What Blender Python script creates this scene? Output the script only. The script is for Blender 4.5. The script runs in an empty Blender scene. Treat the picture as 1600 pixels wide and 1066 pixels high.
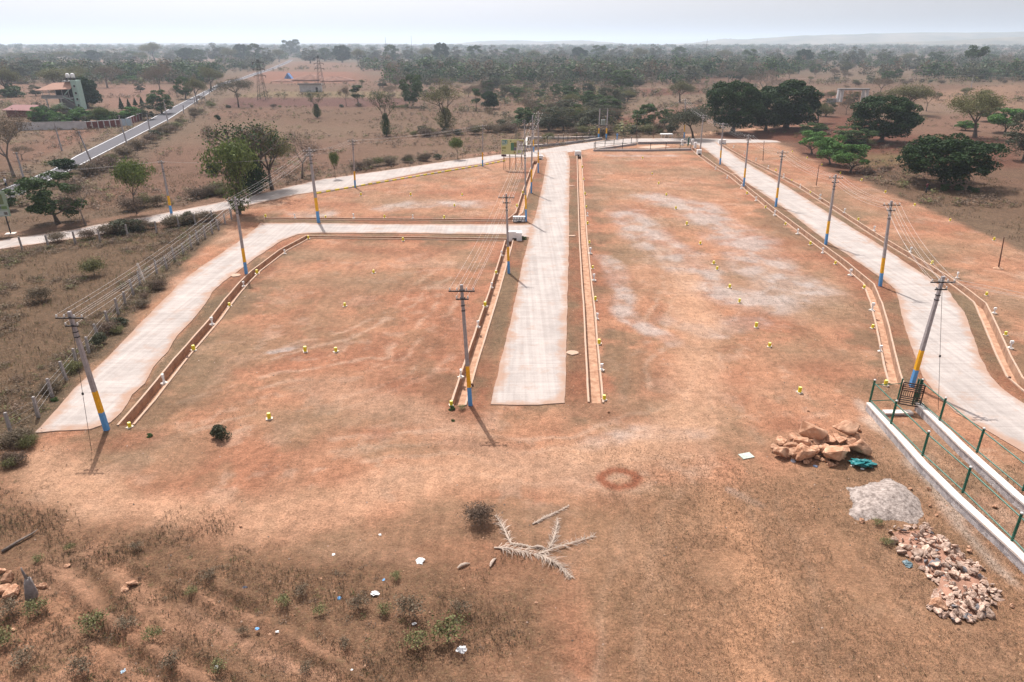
import bpy, bmesh, math, random
import numpy as np
from mathutils import Vector, Matrix
from mathutils.geometry import delaunay_2d_cdt

R = math.radians
C = bpy.context.scene
COL = C.collection
random.seed(7); rng = np.random.default_rng(7)

# ------------------------------------------------------------------ camera, world, sun, exposure
H = 21.0; F = 1060.0; PITCH = R(23.55)
cam = bpy.data.cameras.new('camera'); camo = bpy.data.objects.new('camera', cam); COL.objects.link(camo)
cam.sensor_width = 36.0; cam.lens = F / 1600 * 36.0; cam.clip_start = 0.5; cam.clip_end = 40000
camo.location = (0, 0, H); camo.rotation_euler = (R(90) - PITCH, 0, 0)
C.camera = camo
SUN_EL = R(57); SUN_ROT = math.atan2(-0.38, 0.92)
w = bpy.data.worlds.new('World'); C.world = w; w.use_nodes = True
nt = w.node_tree; nt.nodes.clear()
sky = nt.nodes.new('ShaderNodeTexSky'); sky.sky_type = 'NISHITA'; sky.sun_disc = False
sky.sun_elevation = SUN_EL; sky.sun_rotation = SUN_ROT; sky.air_density = 1.0; sky.dust_density = 6.0; sky.ozone_density = 1.5; sky.altitude = 700
bg = nt.nodes.new('ShaderNodeBackground'); bg.inputs['Strength'].default_value = 0.15
wo = nt.nodes.new('ShaderNodeOutputWorld')
hs_ = nt.nodes.new('ShaderNodeHueSaturation'); hs_.inputs['Saturation'].default_value = .14; nt.links.new(sky.outputs[0], hs_.inputs['Color'])
tn_ = nt.nodes.new('ShaderNodeVectorMath'); tn_.operation = 'MULTIPLY'; tn_.inputs[1].default_value = (1.03, .985, 1.01); nt.links.new(hs_.outputs[0], tn_.inputs[0]); nt.links.new(tn_.outputs[0], bg.inputs['Color']); nt.links.new(bg.outputs[0], wo.inputs['Surface'])
sun = bpy.data.lights.new('sun', 'SUN'); sun.energy = 4.6; sun.angle = R(0.53); sun.color = (1.0, 0.965, 0.92)
suno = bpy.data.objects.new('sun', sun); COL.objects.link(suno)
sd = Vector((math.sin(SUN_ROT) * math.cos(SUN_EL), math.cos(SUN_ROT) * math.cos(SUN_EL), math.sin(SUN_EL)))
suno.rotation_euler = sd.to_track_quat('Z', 'Y').to_euler(); suno.location = (0, 0, 60)
C.view_settings.view_transform = 'Standard'; C.view_settings.look = 'None'
C.view_settings.exposure = 0.30; C.view_settings.gamma = 1.0
C.cycles.max_bounces = 6; C.cycles.diffuse_bounces = 3; C.cycles.volume_bounces = 3

# ------------------------------------------------------------------ placement: photo measurement -> point on the land
_c, _s = math.cos(PITCH), math.sin(PITCH)
def g(px, py, z=0.0):
    dx = (px - 800) / F; dy = -(py - 533) / F
    d = (dx, _c + dy * _s, -_s + dy * _c)
    t = (z - H) / d[2]
    return (d[0] * t, d[1] * t, z)
def g2(p): q = g(*p); return (q[0], q[1])
def top_at(px, py, y):                       # the point seen at (px,py) at forward distance y
    dx = (px - 800) / F; dy = -(py - 533) / F
    t = y / (_c + dy * _s)
    return (dx * t, y, H + t * (-_s + dy * _c))
def mpp(px, py):                              # metres per photo pixel at a ground point
    q = g(px, py); return (q[1] * _c + H * _s) / F

# ------------------------------------------------------------------ noise in numpy
def vnoise(x, y, s, seed=0):
    x = np.asarray(x) / s; y = np.asarray(y) / s
    xi = np.floor(x).astype(np.int64); yi = np.floor(y).astype(np.int64)
    fx = x - xi; fy = y - yi; fx = fx * fx * (3 - 2 * fx); fy = fy * fy * (3 - 2 * fy)
    def h(a, b):
        n = (a * 374761393 + b * 668265263 + seed * 1442695041) & 0xffffffff
        n = ((n ^ (n >> 13)) * 1274126177) & 0xffffffff
        return ((n ^ (n >> 16)) & 0xffff) / 65535.0
    return (h(xi, yi) * (1 - fx) + h(xi + 1, yi) * fx) * (1 - fy) + (h(xi, yi + 1) * (1 - fx) + h(xi + 1, yi + 1) * fx) * fy
def fbm(x, y, s, seed=0, o=4):
    t = 0; a = 0.5; n = 0
    for k in range(o):
        t = t + a * vnoise(x, y, s / 2 ** k, seed + k * 17); n += a; a *= 0.55
    return t / n
def sstep(a, b, x): t = np.clip((x - a) / (b - a), 0, 1); return t * t * (3 - 2 * t)
def seg_dist(P, line):
    d = np.full(len(P), 1e9)
    for (ax, ay), (bx, by) in zip(line[:-1], line[1:]):
        vx, vy = bx - ax, by - ay; L = vx * vx + vy * vy + 1e-9
        t = np.clip(((P[:, 0] - ax) * vx + (P[:, 1] - ay) * vy) / L, 0, 1)
        d = np.minimum(d, np.hypot(P[:, 0] - ax - t * vx, P[:, 1] - ay - t * vy))
    return d
def inside(P, poly):
    x, y = P[:, 0], P[:, 1]; r = np.zeros(len(P), bool); n = len(poly)
    for i in range(n):
        x1, y1 = poly[i]; x2, y2 = poly[(i + 1) % n]
        if y1 == y2: continue
        c = ((y1 > y) != (y2 > y)) & (x < (x2 - x1) * (y - y1) / (y2 - y1) + x1); r ^= c
    return r
def sdist(P, poly):
    d = seg_dist(P, list(poly) + [poly[0]]); return np.where(inside(P, poly), d, -d)

def elev(x, y):                                # the far plain rises very gently to the wooded horizon
    return 13.0 * sstep(1150, 2700, np.hypot(x, y))

# ------------------------------------------------------------------ materials
def mat(name, col, rough=0.85, var=0.0, scale=3.0, bump=0.0, bscale=20.0, metal=0.0, spec=0.3, col2=None, island=0.0, objvar=0.0, translucent=0.0):
    m = bpy.data.materials.new(name); m.use_nodes = True
    t = m.node_tree; N = t.nodes; L = t.links; b = N['Principled BSDF']
    b.inputs['Roughness'].default_value = rough; b.inputs['Metallic'].default_value = metal
    b.inputs['Specular IOR Level'].default_value = spec
    b.inputs['Base Color'].default_value = (*col, 1)
    out = None
    if var or col2:
        tc = N.new('ShaderNodeTexCoord'); no = N.new('ShaderNodeTexNoise'); no.inputs['Scale'].default_value = scale; no.inputs['Detail'].default_value = 6; no.inputs['Roughness'].default_value = 0.65
        L.new(tc.outputs['Object'], no.inputs['Vector'])
        r = N.new('ShaderNodeValToRGB'); r.color_ramp.elements[0].position = 0.35; r.color_ramp.elements[1].position = 0.65
        a = [c * (1 - var) for c in col]; bb = [min(1, c * (1 + var)) for c in (col2 or col)]
        r.color_ramp.elements[0].color = (*a, 1); r.color_ramp.elements[1].color = (*bb, 1)
        L.new(no.outputs['Fac'], r.inputs['Fac']); out = r.outputs['Color']
    if island or objvar:
        v = None
        ge = N.new('ShaderNodeNewGeometry'); oi = N.new('ShaderNodeObjectInfo')
        mr = N.new('ShaderNodeMapRange'); mr.inputs['To Min'].default_value = 1 - island; mr.inputs['To Max'].default_value = 1 + island
        L.new(ge.outputs['Random Per Island'], mr.inputs['Value'])
        mo = N.new('ShaderNodeMapRange'); mo.inputs['To Min'].default_value = 1 - objvar; mo.inputs['To Max'].default_value = 1 + objvar
        L.new(oi.outputs['Random'], mo.inputs['Value'])
        mu = N.new('ShaderNodeMath'); mu.operation = 'MULTIPLY'; L.new(mr.outputs[0], mu.inputs[0]); L.new(mo.outputs[0], mu.inputs[1])
        vm = N.new('ShaderNodeVectorMath'); vm.operation = 'SCALE'
        if out: L.new(out, vm.inputs[0])
        else: vm.inputs[0].default_value = col
        L.new(mu.outputs[0], vm.inputs['Scale']); out = vm.outputs[0]
    if out: L.new(out, b.inputs['Base Color'])
    if bump:
        tc = N.new('ShaderNodeTexCoord'); no = N.new('ShaderNodeTexNoise'); no.inputs['Scale'].default_value = bscale; no.inputs['Detail'].default_value = 5
        L.new(tc.outputs['Object'], no.inputs['Vector'])
        bn = N.new('ShaderNodeBump'); bn.inputs['Strength'].default_value = bump; bn.inputs['Distance'].default_value = 0.05
        L.new(no.outputs['Fac'], bn.inputs['Height']); L.new(bn.outputs[0], b.inputs['Normal'])
    if translucent:
        tr = N.new('ShaderNodeBsdfTranslucent'); mx = N.new('ShaderNodeMixShader'); mx.inputs[0].default_value = translucent
        if out: L.new(out, tr.inputs['Color'])
        else: tr.inputs['Color'].default_value = (*col, 1)
        L.new(b.outputs[0], mx.inputs[1]); L.new(tr.outputs[0], mx.inputs[2]); L.new(mx.outputs[0], N['Material Output'].inputs['Surface'])
    return m
M = {}
M['pole'] = mat('pole_concrete', (0.34, 0.315, 0.32), 0.9, 0.18, 4, 0.2)
M['blue'] = mat('blue_paint', (0.10, 0.30, 0.60), 0.6, 0.12, 6)
M['yellow'] = mat('yellow_paint', (0.78, 0.40, 0.015), 0.6, 0.12, 6)
M['stone_yellow'] = mat('lemon_paint', (0.75, 0.62, 0.03), 0.6, 0.1, 9)
M['white'] = mat('white_paint', (0.80, 0.79, 0.78), 0.6, 0.06, 5)
M['white_dusty'] = mat('dusty_white_paint', (0.62, 0.53, 0.46), 0.75, 0.10, 3)
M['iron'] = mat('dark_iron', (0.04, 0.035, 0.035), 0.6, 0.2, 8, metal=0.3)
M['rust'] = mat('rusty_iron', (0.12, 0.06, 0.045), 0.8, 0.3, 10)
M['wire'] = mat('aluminium_wire', (0.62, 0.60, 0.58), 0.5)
M['porcelain'] = mat('porcelain', (0.6, 0.58, 0.56), 0.3)
M['green'] = mat('green_enamel', (0.012, 0.10, 0.065), 0.45, 0.15, 5)
M['gate'] = mat('brown_gate_paint', (0.045, 0.026, 0.022), 0.5, 0.2, 6)
M['render'] = mat('drain_render', (0.50, 0.37, 0.285), 0.9, 0.15, 2.5, 0.3, 12, col2=(0.40, 0.25, 0.17))
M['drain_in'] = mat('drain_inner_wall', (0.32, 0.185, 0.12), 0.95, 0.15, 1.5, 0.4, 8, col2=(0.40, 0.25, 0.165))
M['drain_floor'] = mat('drain_silt', (0.38, 0.20, 0.12), 0.95, 0.18, 1.8, 0.5, 6, col2=(0.44, 0.27, 0.18))
M['granite'] = mat('granite_post', (0.30, 0.27, 0.26), 0.9, 0.2, 5, 0.4, 15)
M['bark'] = mat('bark', (0.10, 0.075, 0.06), 0.95, 0.25, 3, 0.5, 10)
M['bark_pale'] = mat('pale_bark', (0.17, 0.135, 0.115), 0.95, 0.25, 3, 0.5, 10)
def leafm(name, c, isl=0.45, ov=0.15, tr=0.22): return mat(name, c, 0.6, 0, island=isl, objvar=ov, translucent=tr, spec=0.08)
M['leaf_dark'] = leafm('dark_leaves', (0.030, 0.058, 0.018))
M['leaf_mid'] = leafm('mid_green_leaves', (0.066, 0.105, 0.036))
M['leaf_bright'] = leafm('bright_leaves', (0.085, 0.17, 0.045))
M['leaf_lime'] = leafm('yellow_green_leaves', (0.105, 0.135, 0.040))
M['leaf_olive'] = leafm('olive_leaves', (0.14, 0.138, 0.060))
M['leaf_dry'] = leafm('dry_leaves', (0.15, 0.115, 0.078))
M['leaf_grey'] = leafm('grey_green_leaves', (0.090, 0.096, 0.060))
M['leaf_twig'] = leafm('twig_brown', (0.145, 0.102, 0.075))
M['straw'] = leafm('straw', (0.29, 0.195, 0.12), 0.4, 0.1)
M['drygreen'] = leafm('dry_grass_green', (0.12, 0.115, 0.055), 0.4, 0.1)
M['palmleaf'] = leafm('palm_leaf', (0.07, 0.11, 0.05))
M['palmdry'] = leafm('dry_palm_leaf', (0.44, 0.35, 0.285), 0.45, 0.1, 0.1)
M['rock'] = mat('ochre_rock', (0.33, 0.145, 0.075), 0.9, 0.2, 2.6, 1.0, 8, col2=(0.48, 0.29, 0.19), objvar=0.2)
M['rubble'] = mat('pale_rubble', (0.36, 0.215, 0.15), 0.9, 0.2, 4, 0.7, 9, col2=(0.48, 0.36, 0.29), objvar=0.35)
M['rubble_grey'] = mat('grey_rubble', (0.17, 0.16, 0.165), 0.9, 0.2, 4, 0.5, 9)
M['cap'] = mat('stained_cap', (0.68, 0.65, 0.62), 0.7, 0.05, 1.2, 0.2, 8, col2=(0.60, 0.50, 0.43))
M['masonry'] = None

# ------------------------------------------------------------------ mesh building
class MB:
    def __init__(s): s.v = []; s.f = []; s.m = []; s.cur = 0
    def add(s, vs, fs):
        o = len(s.v); s.v += [tuple(v) for v in vs]
        for f in fs: s.f.append(tuple(i + o for i in f)); s.m.append(s.cur)
    def box(s, c, d, rz=0, ax=None):
        hx, hy, hz = d[0] / 2, d[1] / 2, d[2] / 2
        vs = [Vector((x * hx, y * hy, z * hz)) for z in (-1, 1) for y in (-1, 1) for x in (-1, 1)]
        m = Matrix.Rotation(rz, 3, 'Z') if ax is None else ax
        s.add([m @ v + Vector(c) for v in vs], [(0, 2, 3, 1), (4, 5, 7, 6), (0, 1, 5, 4), (2, 6, 7, 3), (0, 4, 6, 2), (1, 3, 7, 5)])
    def tube(s, pts, rad, n=6, cap=True, sq=False):
        pts = [Vector(p) for p in pts]; k = len(pts)
        if not hasattr(rad, '__len__'): rad = [rad] * k
        rings = []; up = None
        for i, p in enumerate(pts):
            t = (pts[min(i + 1, k - 1)] - pts[max(i - 1, 0)]).normalized()
            if up is None: up = Vector((0, 0, 1)) if abs(t.z) < 0.9 else Vector((0, 1, 0))
            a = t.cross(up).normalized(); b = a.cross(t).normalized(); up = b
            rings.append([p + (a * math.cos(2 * math.pi * (j + .5) / n) + b * math.sin(2 * math.pi * (j + .5) / n)) * rad[i] for j in range(n)])
        vs = [v for r in rings for v in r]; fs = []
        for i in range(k - 1):
            for j in range(n): fs.append((i * n + j, i * n + (j + 1) % n, (i + 1) * n + (j + 1) % n, (i + 1) * n + j))
        if cap: fs.append(tuple(range(n - 1, -1, -1))); fs.append(tuple((k - 1) * n + j for j in range(n)))
        s.add(vs, fs)
    def lathe(s, prof, n=14, o=(0, 0, 0)):
        vs = []; fs = []; k = len(prof)
        for r, z in prof:
            for j in range(n): a = 2 * math.pi * j / n; vs.append((o[0] + r * math.cos(a), o[1] + r * math.sin(a), o[2] + z))
        for i in range(k - 1):
            for j in range(n): fs.append((i * n + j, i * n + (j + 1) % n, (i + 1) * n + (j + 1) % n, (i + 1) * n + j))
        fs.append(tuple(range(n - 1, -1, -1))); fs.append(tuple((k - 1) * n + j for j in range(n)))
        s.add(vs, fs)
    def mesh(s, name, ms, smooth=False):
        me = bpy.data.meshes.new(name); me.from_pydata(s.v, [], s.f)
        for m in (ms if isinstance(ms, (list, tuple)) else [ms]): me.materials.append(m)
        if isinstance(ms, (list, tuple)): me.polygons.foreach_set('material_index', s.m)
        if smooth: me.polygons.foreach_set('use_smooth', [True] * len(me.polygons))
        me.update(); return me
    def obj(s, name, ms, parent=None, smooth=False, loc=None):
        o = bpy.data.objects.new(name, s.mesh(name, ms, smooth)); COL.objects.link(o)
        if parent: o.parent = parent
        if loc: o.location = loc
        return o
def np_mesh(name, V, Fq, m, mi=None, smooth=False):
    me = bpy.data.meshes.new(name); V = np.asarray(V, np.float32); Fq = np.asarray(Fq, np.int32)
    me.vertices.add(len(V)); me.vertices.foreach_set('co', V.ravel())
    k = Fq.shape[1]; me.loops.add(Fq.size); me.loops.foreach_set('vertex_index', Fq.ravel())
    me.polygons.add(len(Fq)); me.polygons.foreach_set('loop_start', np.arange(0, Fq.size, k, dtype=np.int32))
    for q in (m if isinstance(m, (list, tuple)) else [m]): me.materials.append(q)
    if mi is not None: me.polygons.foreach_set('material_index', mi)
    if smooth: me.polygons.foreach_set('use_smooth', np.ones(len(Fq), bool))
    me.update(calc_edges=True); return me
def link(name, me, parent=None):
    o = bpy.data.objects.new(name, me); COL.objects.link(o)
    if parent: o.parent = parent
    return o
def tag(o, label=None, cat=None, group=None, kind=None):
    if label: o['label'] = label
    if cat: o['category'] = cat
    if group: o['group'] = group
    if kind: o['kind'] = kind
    return o
def empty(name, loc, label, cat, group=None, rz=0):
    o = bpy.data.objects.new(name, None); COL.objects.link(o); o.location = loc; o.rotation_euler = (0, 0, rz); o.empty_display_size = 0.2
    return tag(o, label, cat, group)
def copy_tree(o, parent=None):
    c = o.copy(); COL.objects.link(c); c.parent = parent
    for ch in CH[o]: 
        d = ch.copy(); COL.objects.link(d); d.parent = c
    return c
CH = {}
ORD = 'nearest,second,third,fourth,fifth,sixth,seventh,eighth,ninth,tenth,eleventh,twelfth,thirteenth,fourteenth,fifteenth,sixteenth,seventeenth,eighteenth,nineteenth,twentieth'.split(',')

# ------------------------------------------------------------------ drains (centre lines), roads (outlines)
DR = {
 'left': [(197,665),(230,627),(282,562),(336,500),(360,468),(382,442),(400,424),(442,392),(481,371),(632,372.5),(796,375),(789,400),(772,457),(750,525),(732,580),(716,634)],
 'upper': [(413,342),(500,342.5),(645,343.5),(796,345),(811,333),(825,287),(837,252)],
 'middle': [(905,243),(907,290),(911,370),(917,445),(920,475),(925,550),(931,630)],
 'inner': [(1082,232),(1095,244),(1120,262),(1141,274),(1175,302),(1200,323),(1231,346),(1269,375),(1316,410),(1357,444),(1369,474),(1379,511),(1387,549),(1395,583),(1401,602)],
 'outer': [(1123,225),(1162,248),(1208,270),(1250,292),(1300,324),(1366,367),(1422,401),(1469,429),(1503,452),(1531,474),(1548,511),(1567,555),(1585,590),(1610,612),(1680,660),(1900,770),(2300,930)],
 'kerb': [(495,303),(575,289),(650,276.5),(700,268),(750,259.5),(789,252)],
}
DRW = {k: [g2(p) for p in v] for k, v in DR.items()}
def offset_line(line, d):
    out = []
    for i, p in enumerate(line):
        a = Vector(line[max(i - 1, 0)]); b = Vector(p); c = Vector(line[min(i + 1, len(line) - 1)])
        n1 = (b - a); n2 = (c - b)
        if n1.length < 1e-6: n1 = n2
        if n2.length < 1e-6: n2 = n1
        n1.normalize(); n2.normalize()
        m = Vector((-(n1 + n2).y, (n1 + n2).x)); m.normalize()
        k = max(0.35, m.dot(Vector((-n1.y, n1.x))))
        out.append((p[0] + m.x * d / k, p[1] + m.y * d / k))
    return out
IW, CAP, DEP = 0.40, 0.13, 0.62
def hole_poly(line, hw): return offset_line(line, hw) + offset_line(line, -hw)[::-1]
HOLES = {k: hole_poly(v, IW + CAP * 0.5) for k, v in DRW.items() if k != 'kerb'}
ROADS = {
 'middle_road': [(767,633),(780,575),(792.5,527),(805,472),(815,418),(826.7,371),(830,352),(836,341),(847.5,290),(855,250),(851,245),(845,240),(886,237),(889,244),(890.5,252),(889.5,290),(889,370),(887.5,445),(885,530),(882.5,631),(840,634)],
 'branch_road': [(833,351.5),(700,351),(600,351),(475,349),(407,349.5),(400,357),(370,380),(317,416),(282,442),(265,460),(220,505),(185,543),(150,577),(117,608),(85,645),(54,678),(87,674),(140,672),(172,661),(190,645),(207,618),(227,600),(240,575),(262,550),(277,526),(300,502),(322,475),(332,457),(350,440),(365,430),(400,403),(425,387),(440,377),(465,367),(485,365),(600,365),(790,367),(828,372)],
 'approach_road': [(-700,462),(-260,408),(-60,384),(0,376),(32,371),(110,360),(155,351),(225,340),(265,332),(367,312),(400,304.5),(500,281),(600,267),(700,252),(787,241),(822,238),(900,225),(940,220),(975,217),(1075,216),(1200,219),(1214,220),(1221,223),(1119,224.5),(1090,226),(1078,225.5),(1000,224),(960,228),(925,233),(886,239),(850,246),(792,247),(750,257),(675,267),(600,282),(550,292),(462,305),(400,319),(367,326),(265,345),(155,367),(95,377),(0,390),(-60,400),(-260,432),(-700,500)],
 'right_road': [(1078,221),(1100,233),(1125,252),(1162,283),(1194,305),(1228,328),(1250,346),(1287,374),(1325,399),(1350,417),(1378,436),(1399,453),(1405,474),(1412,507),(1422,539),(1433,567),(1441,589),(1469,624),(1494,646),(1531,667),(1600,708),(1720,775),(1960,905),(2300,1080),(2420,1010),(2060,835),(1720,690),(1600,632),(1569,611),(1547,589),(1531,558),(1521,527),(1507,489),(1497,478),(1484,458),(1453,436),(1406,405),(1369,380),(1294,333),(1225,289),(1156,249),(1119,222)],
}
ROADW = {k: [g2(p) for p in v] for k, v in ROADS.items()}
ASPH = [(-150,362),(30,306),(125,259.5),(200,220.5),(265,186.5),(332,142.5),(350,132),(385,122.5),(405,115.5),(428,108.5),(452,98),(459,93),(456,92.5),(446,97),(421,107.5),(398,114),(379,121),(344,130),(325,140),(262,171.5),(215,196.5),(117,244.5),(82,265),(0,297),(-150,345)]
ASPHW = [g2(p) for p in ASPH]

# ------------------------------------------------------------------ ground
def build_ground():
    pts = []
    r = 5.0; rings = []
    while r < 16000:
        rings.append(r); r += max(0.27, r * r * 1.05e-4) if r < 1500 else r * 0.14
    na = 380
    ang = (np.arange(na) / (na - 1) - .5) * R(120)
    for i, r in enumerate(rings):
        j = rng.uniform(-.35, .35, na) * (ang[1] - ang[0]); jr = rng.uniform(-.3, .3, na) * ((rings[i + 1] - r) if i + 1 < len(rings) else 0)
        a = ang + j + (0.5 if i % 2 else 0) * (ang[1] - ang[0]); rr = r + jr
        pts.append(np.stack([rr * np.sin(a), rr * np.cos(a)], 1))
    P = np.concatenate(pts)
    back = []
    for r in (3, 20, 90, 600, 16000):
        for a in np.arange(62, 299, 14): back.append((r * math.sin(R(a)), r * math.cos(R(a))))
    P = np.concatenate([P, np.array(back)])
    for k, h in HOLES.items():                       # keep loose points off the trench edges
        d = seg_dist(P, DRW[k]); P = P[d > IW + CAP * 0.5 + 0.06]
    V = [Vector(p) for p in P]; E = []
    for h in HOLES.values():
        o = len(V); hp = []
        for a, b in zip(h, h[1:] + h[:1]):
            n = max(1, int(math.hypot(b[0] - a[0], b[1] - a[1]) / 1.0))
            for q in range(n): hp.append((a[0] + (b[0] - a[0]) * q / n, a[1] + (b[1] - a[1]) * q / n))
        V += [Vector(p) for p in hp]; n = len(hp); E += [(o + i, o + (i + 1) % n) for i in range(n)]
    v, e, f, *_ = delaunay_2d_cdt(V, E, [], 0, 1e-6)
    v = np.array([(a.x, a.y) for a in v]); f = np.array([t for t in f if len(t) == 3])
    cen = v[f].mean(1); keep = np.ones(len(f), bool)
    for k, h in HOLES.items():
        near = np.where(seg_dist(cen, DRW[k]) < 3)[0]
        keep[near[inside(cen[near], h)]] = False
    f = f[keep]
    # flip to face up
    a, b, c = v[f[:, 0]], v[f[:, 1]], v[f[:, 2]]
    cr = (b[:, 0] - a[:, 0]) * (c[:, 1] - a[:, 1]) - (b[:, 1] - a[:, 1]) * (c[:, 0] - a[:, 0])
    f[cr < 0] = f[cr < 0][:, ::-1]
    x, y = v[:, 0], v[:, 1]; dist = np.hypot(x, y)
    wx = x + (fbm(x, y, 6, 3) - .5) * 3; wy = y + (fbm(x, y, 6, 9) - .5) * 3
    W = np.stack([wx, wy], 1)
    def pol(pp, fe=1.0, noise=True): return sstep(-fe, fe, sdist(W if noise else v, [g2(p) for p in pp]))
    def line(pp, wd, fe=None): fe = fe or wd; return 1 - sstep(wd - fe * .5, wd + fe * .5, seg_dist(W, [g2(p) for p in pp]))
    def blob(px, py, rx, ry, fe=.35):
        c = g(px, py); q = np.hypot((W[:, 0] - c[0]) / rx, (W[:, 1] - c[1]) / ry); return 1 - sstep(1 - fe, 1 + fe, q)
    col = np.zeros((len(v), 3)); gr = np.zeros(len(v))
    def paint(c, wgt, gv=None):
        nonlocal col, gr
        wgt = np.clip(wgt, 0, 1); col = col * (1 - wgt[:, None]) + np.array(c) * wgt[:, None]
        if gv is not None: gr = gr * (1 - wgt) + gv * wgt
    soil = (.425, .212, .126); red = (.29, .115, .066); brown = (.21, .13, .082); scrub = (.125, .076, .047); pink = (.150, .082, .054)
    gravel = (.45, .375, .335); plum = (.17, .085, .072); dred = (.19, .08, .052); verge = (.175, .118, .072); tan = (.37, .215, .136)
    n1 = fbm(x, y, 30, 1); n2 = fbm(x, y, 8, 2); n3 = fbm(x, y, 120, 5); n4 = fbm(x, y, 3, 12)
    paint(pink, np.ones(len(v)), .35)
    paint(scrub, sstep(.48, .62, n1) * .7, .6)
    paint((.165, .118, .077), sstep(.45, .65, n3) * .6, .7)
    far = sstep(350, 900, dist)
    paint((.105, .085, .058), far * (.35 + .65 * sstep(.3, .5, n3)), .8)
    fld = [([(345,153),(640,153),(640,166),(345,168)], plum), ([(420,143),(930,143),(640,152),(340,152)], (.27,.21,.12)),
      ([(1236,208),(1290,205),(1560,214),(1600,225),(1600,262),(1560,262),(1400,262),(1330,275),(1240,245)], (.205,.095,.066)), ([(1350,241),(1430,240),(1425,258),(1345,262)], (.24,.17,.09)),
      ([(1180,196),(1400,192),(1410,212),(1230,222),(1100,215)], dred), ([(1282,182),(1345,180),(1345,192),(1282,195)], dred),
      ([(1285,142),(1340,140),(1345,160),(1270,160)], (.33,.175,.12)), ([(1280,165),(1345,165),(1345,180),(1285,180)], pink), ([(1450,182),(1600,170),(1600,205),(1420,212)], (.27,.165,.12)),
      ([(1425,160),(1500,160),(1500,176),(1425,178)], (.29,.205,.15)), ([(950,186),(1110,158),(1110,190),(960,196)], (.28,.16,.115)), ([(950,186),(990,185),(990,194),(950,195)], dred),
      ([(985,140),(1120,136),(1120,145),(1010,150)], dred), ([(1080,120),(1130,120),(1130,136),(1075,136)], pink), ([(1000,97),(1065,98),(1065,102),(1000,102)], dred),
      ([(160,133),(240,133),(270,152),(155,152)], (.30,.18,.135)), ([(155,152),(280,152),(240,168),(150,170)], (.29,.17,.125)), ([(0,130),(85,130),(75,168),(0,168)], (.29,.18,.13)),
      ([(60,92),(345,90),(345,104),(60,104)], (.26,.185,.145)), ([(65,204),(185,202),(120,240),(75,260)], (.28,.16,.115)),
      ([(400,112),(560,112),(560,130),(400,130)], (.33,.165,.115)), ([(440,95),(560,98),(545,112),(430,110)], (.27,.17,.12)),
      ([(650,110),(815,112),(815,124),(650,116)], (.31,.205,.155)), ([(560,104),(650,104),(650,112),(560,112)], (.29,.18,.135)), ([(715,135),(775,136),(775,146),(715,144)], (.29,.17,.125)),
      ([(1240,95),(1600,120),(1600,135),(1400,130)], (.215,.16,.11)), ([(1400,150),(1600,130),(1600,170),(1450,160)], (.34,.22,.15))]
    for pp, c in fld:
        dd = g(*pp[0])[1]; paint((c[0] * .64, c[1] * .58, c[2] * .54), pol(pp, max(.8, dd * .02), False), .25)
    # dirt track by the big trees and red earth along the approach road
    paint((.50, .29, .185), line([(1075,211),(1110,209),(1160,203),(1200,199),(1260,197)], 1.7), .05)
    paint((.33, .17, .11), line([(0,366),(155,345),(265,327),(400,299),(600,262),(787,236),(900,220)], 1.4), .1)
    paint((.135, .092, .062), line([(-100,352),(40,306),(130,262),(200,224),(265,190),(335,147),(380,126)], 9, 6) * .8, .8); paint((.15, .105, .068), line([(-100,340),(82,262),(215,194),(325,138)], 6, 4) * .6, .8); paint((.13, .088, .06), line([(0,368),(155,343),(265,322),(367,302),(440,292),(600,258),(700,247)], 5, 4) * .6, .8)
    # the layout itself
    site = pol([(-10,715),(54,690),(200,520),(345,352),(370,330),(480,300),(800,240),(850,236),(1100,218),(1215,222),(1240,236),(1300,268),(1383,300),(1484,343),(1600,395),(1800,500),(1800,1500),(800,2500),(-900,1500),(-900,1100)], .8)
    paint(soil, site, .12)
    paint(red, site * sstep(.56, .72, n1) * .5); paint(tan, site * sstep(.5, .68, n2) * .6, .3)
    paint((.25, .17, .105), site * sstep(.58, .75, fbm(x, y, 14, 44)) * .5, .8)
    for sc_, c_, a_, b_, k_, gv in ((4.5, red, .58, .64, .45, .1), (2.6, (.21, .145, .088), .58, .66, .5, .8), (3.4, (.47, .30, .21), .60, .67, .5, .05), (1.3, (.24, .105, .065), .64, .70, .5, .1), (1.6, (.49, .34, .25), .66, .72, .45, .05)):
        paint(c_, site * sstep(a_, b_, fbm(x, y, sc_, int(sc_ * 10))) * k_ * .7, gv)
    for pp in ([(300,640),(450,590),(620,560),(700,470)], [(260,700),(500,640),(650,590),(715,520)], [(420,560),(560,520),(690,430)], [(990,640),(1010,540),(1050,450),(1040,360),(1000,300)], [(1090,640),(1120,540),(1180,470),(1280,430)], [(520,690),(700,680),(900,700),(1060,640)], [(500,740),(700,720),(930,760),(1120,720)], [(940,1100),(960,950),(1000,840),(1060,760)], [(1290,1100),(1240,960),(1210,860),(1190,780)]):
        wl = [g2(p) for p in pp]
        for o_ in (-.75, .75):
            d = np.abs(seg_dist(W, offset_line(wl, o_)) ); paint((.50, .33, .235), (1 - sstep(.08, .30, d)) * .55 * sstep(.35, .5, n4), .05)
    # left field beyond the fence
    paint((.125, .078, .048), pol([(-600,400),(0,392),(155,369),(345,347),(60,650),(0,715),(-600,1000)], .5), .75)
    paint((.11, .078, .05), line([(-60,720),(60,640),(200,470),(345,352)], 1.2, 1.5) * .7, 1)
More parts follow.
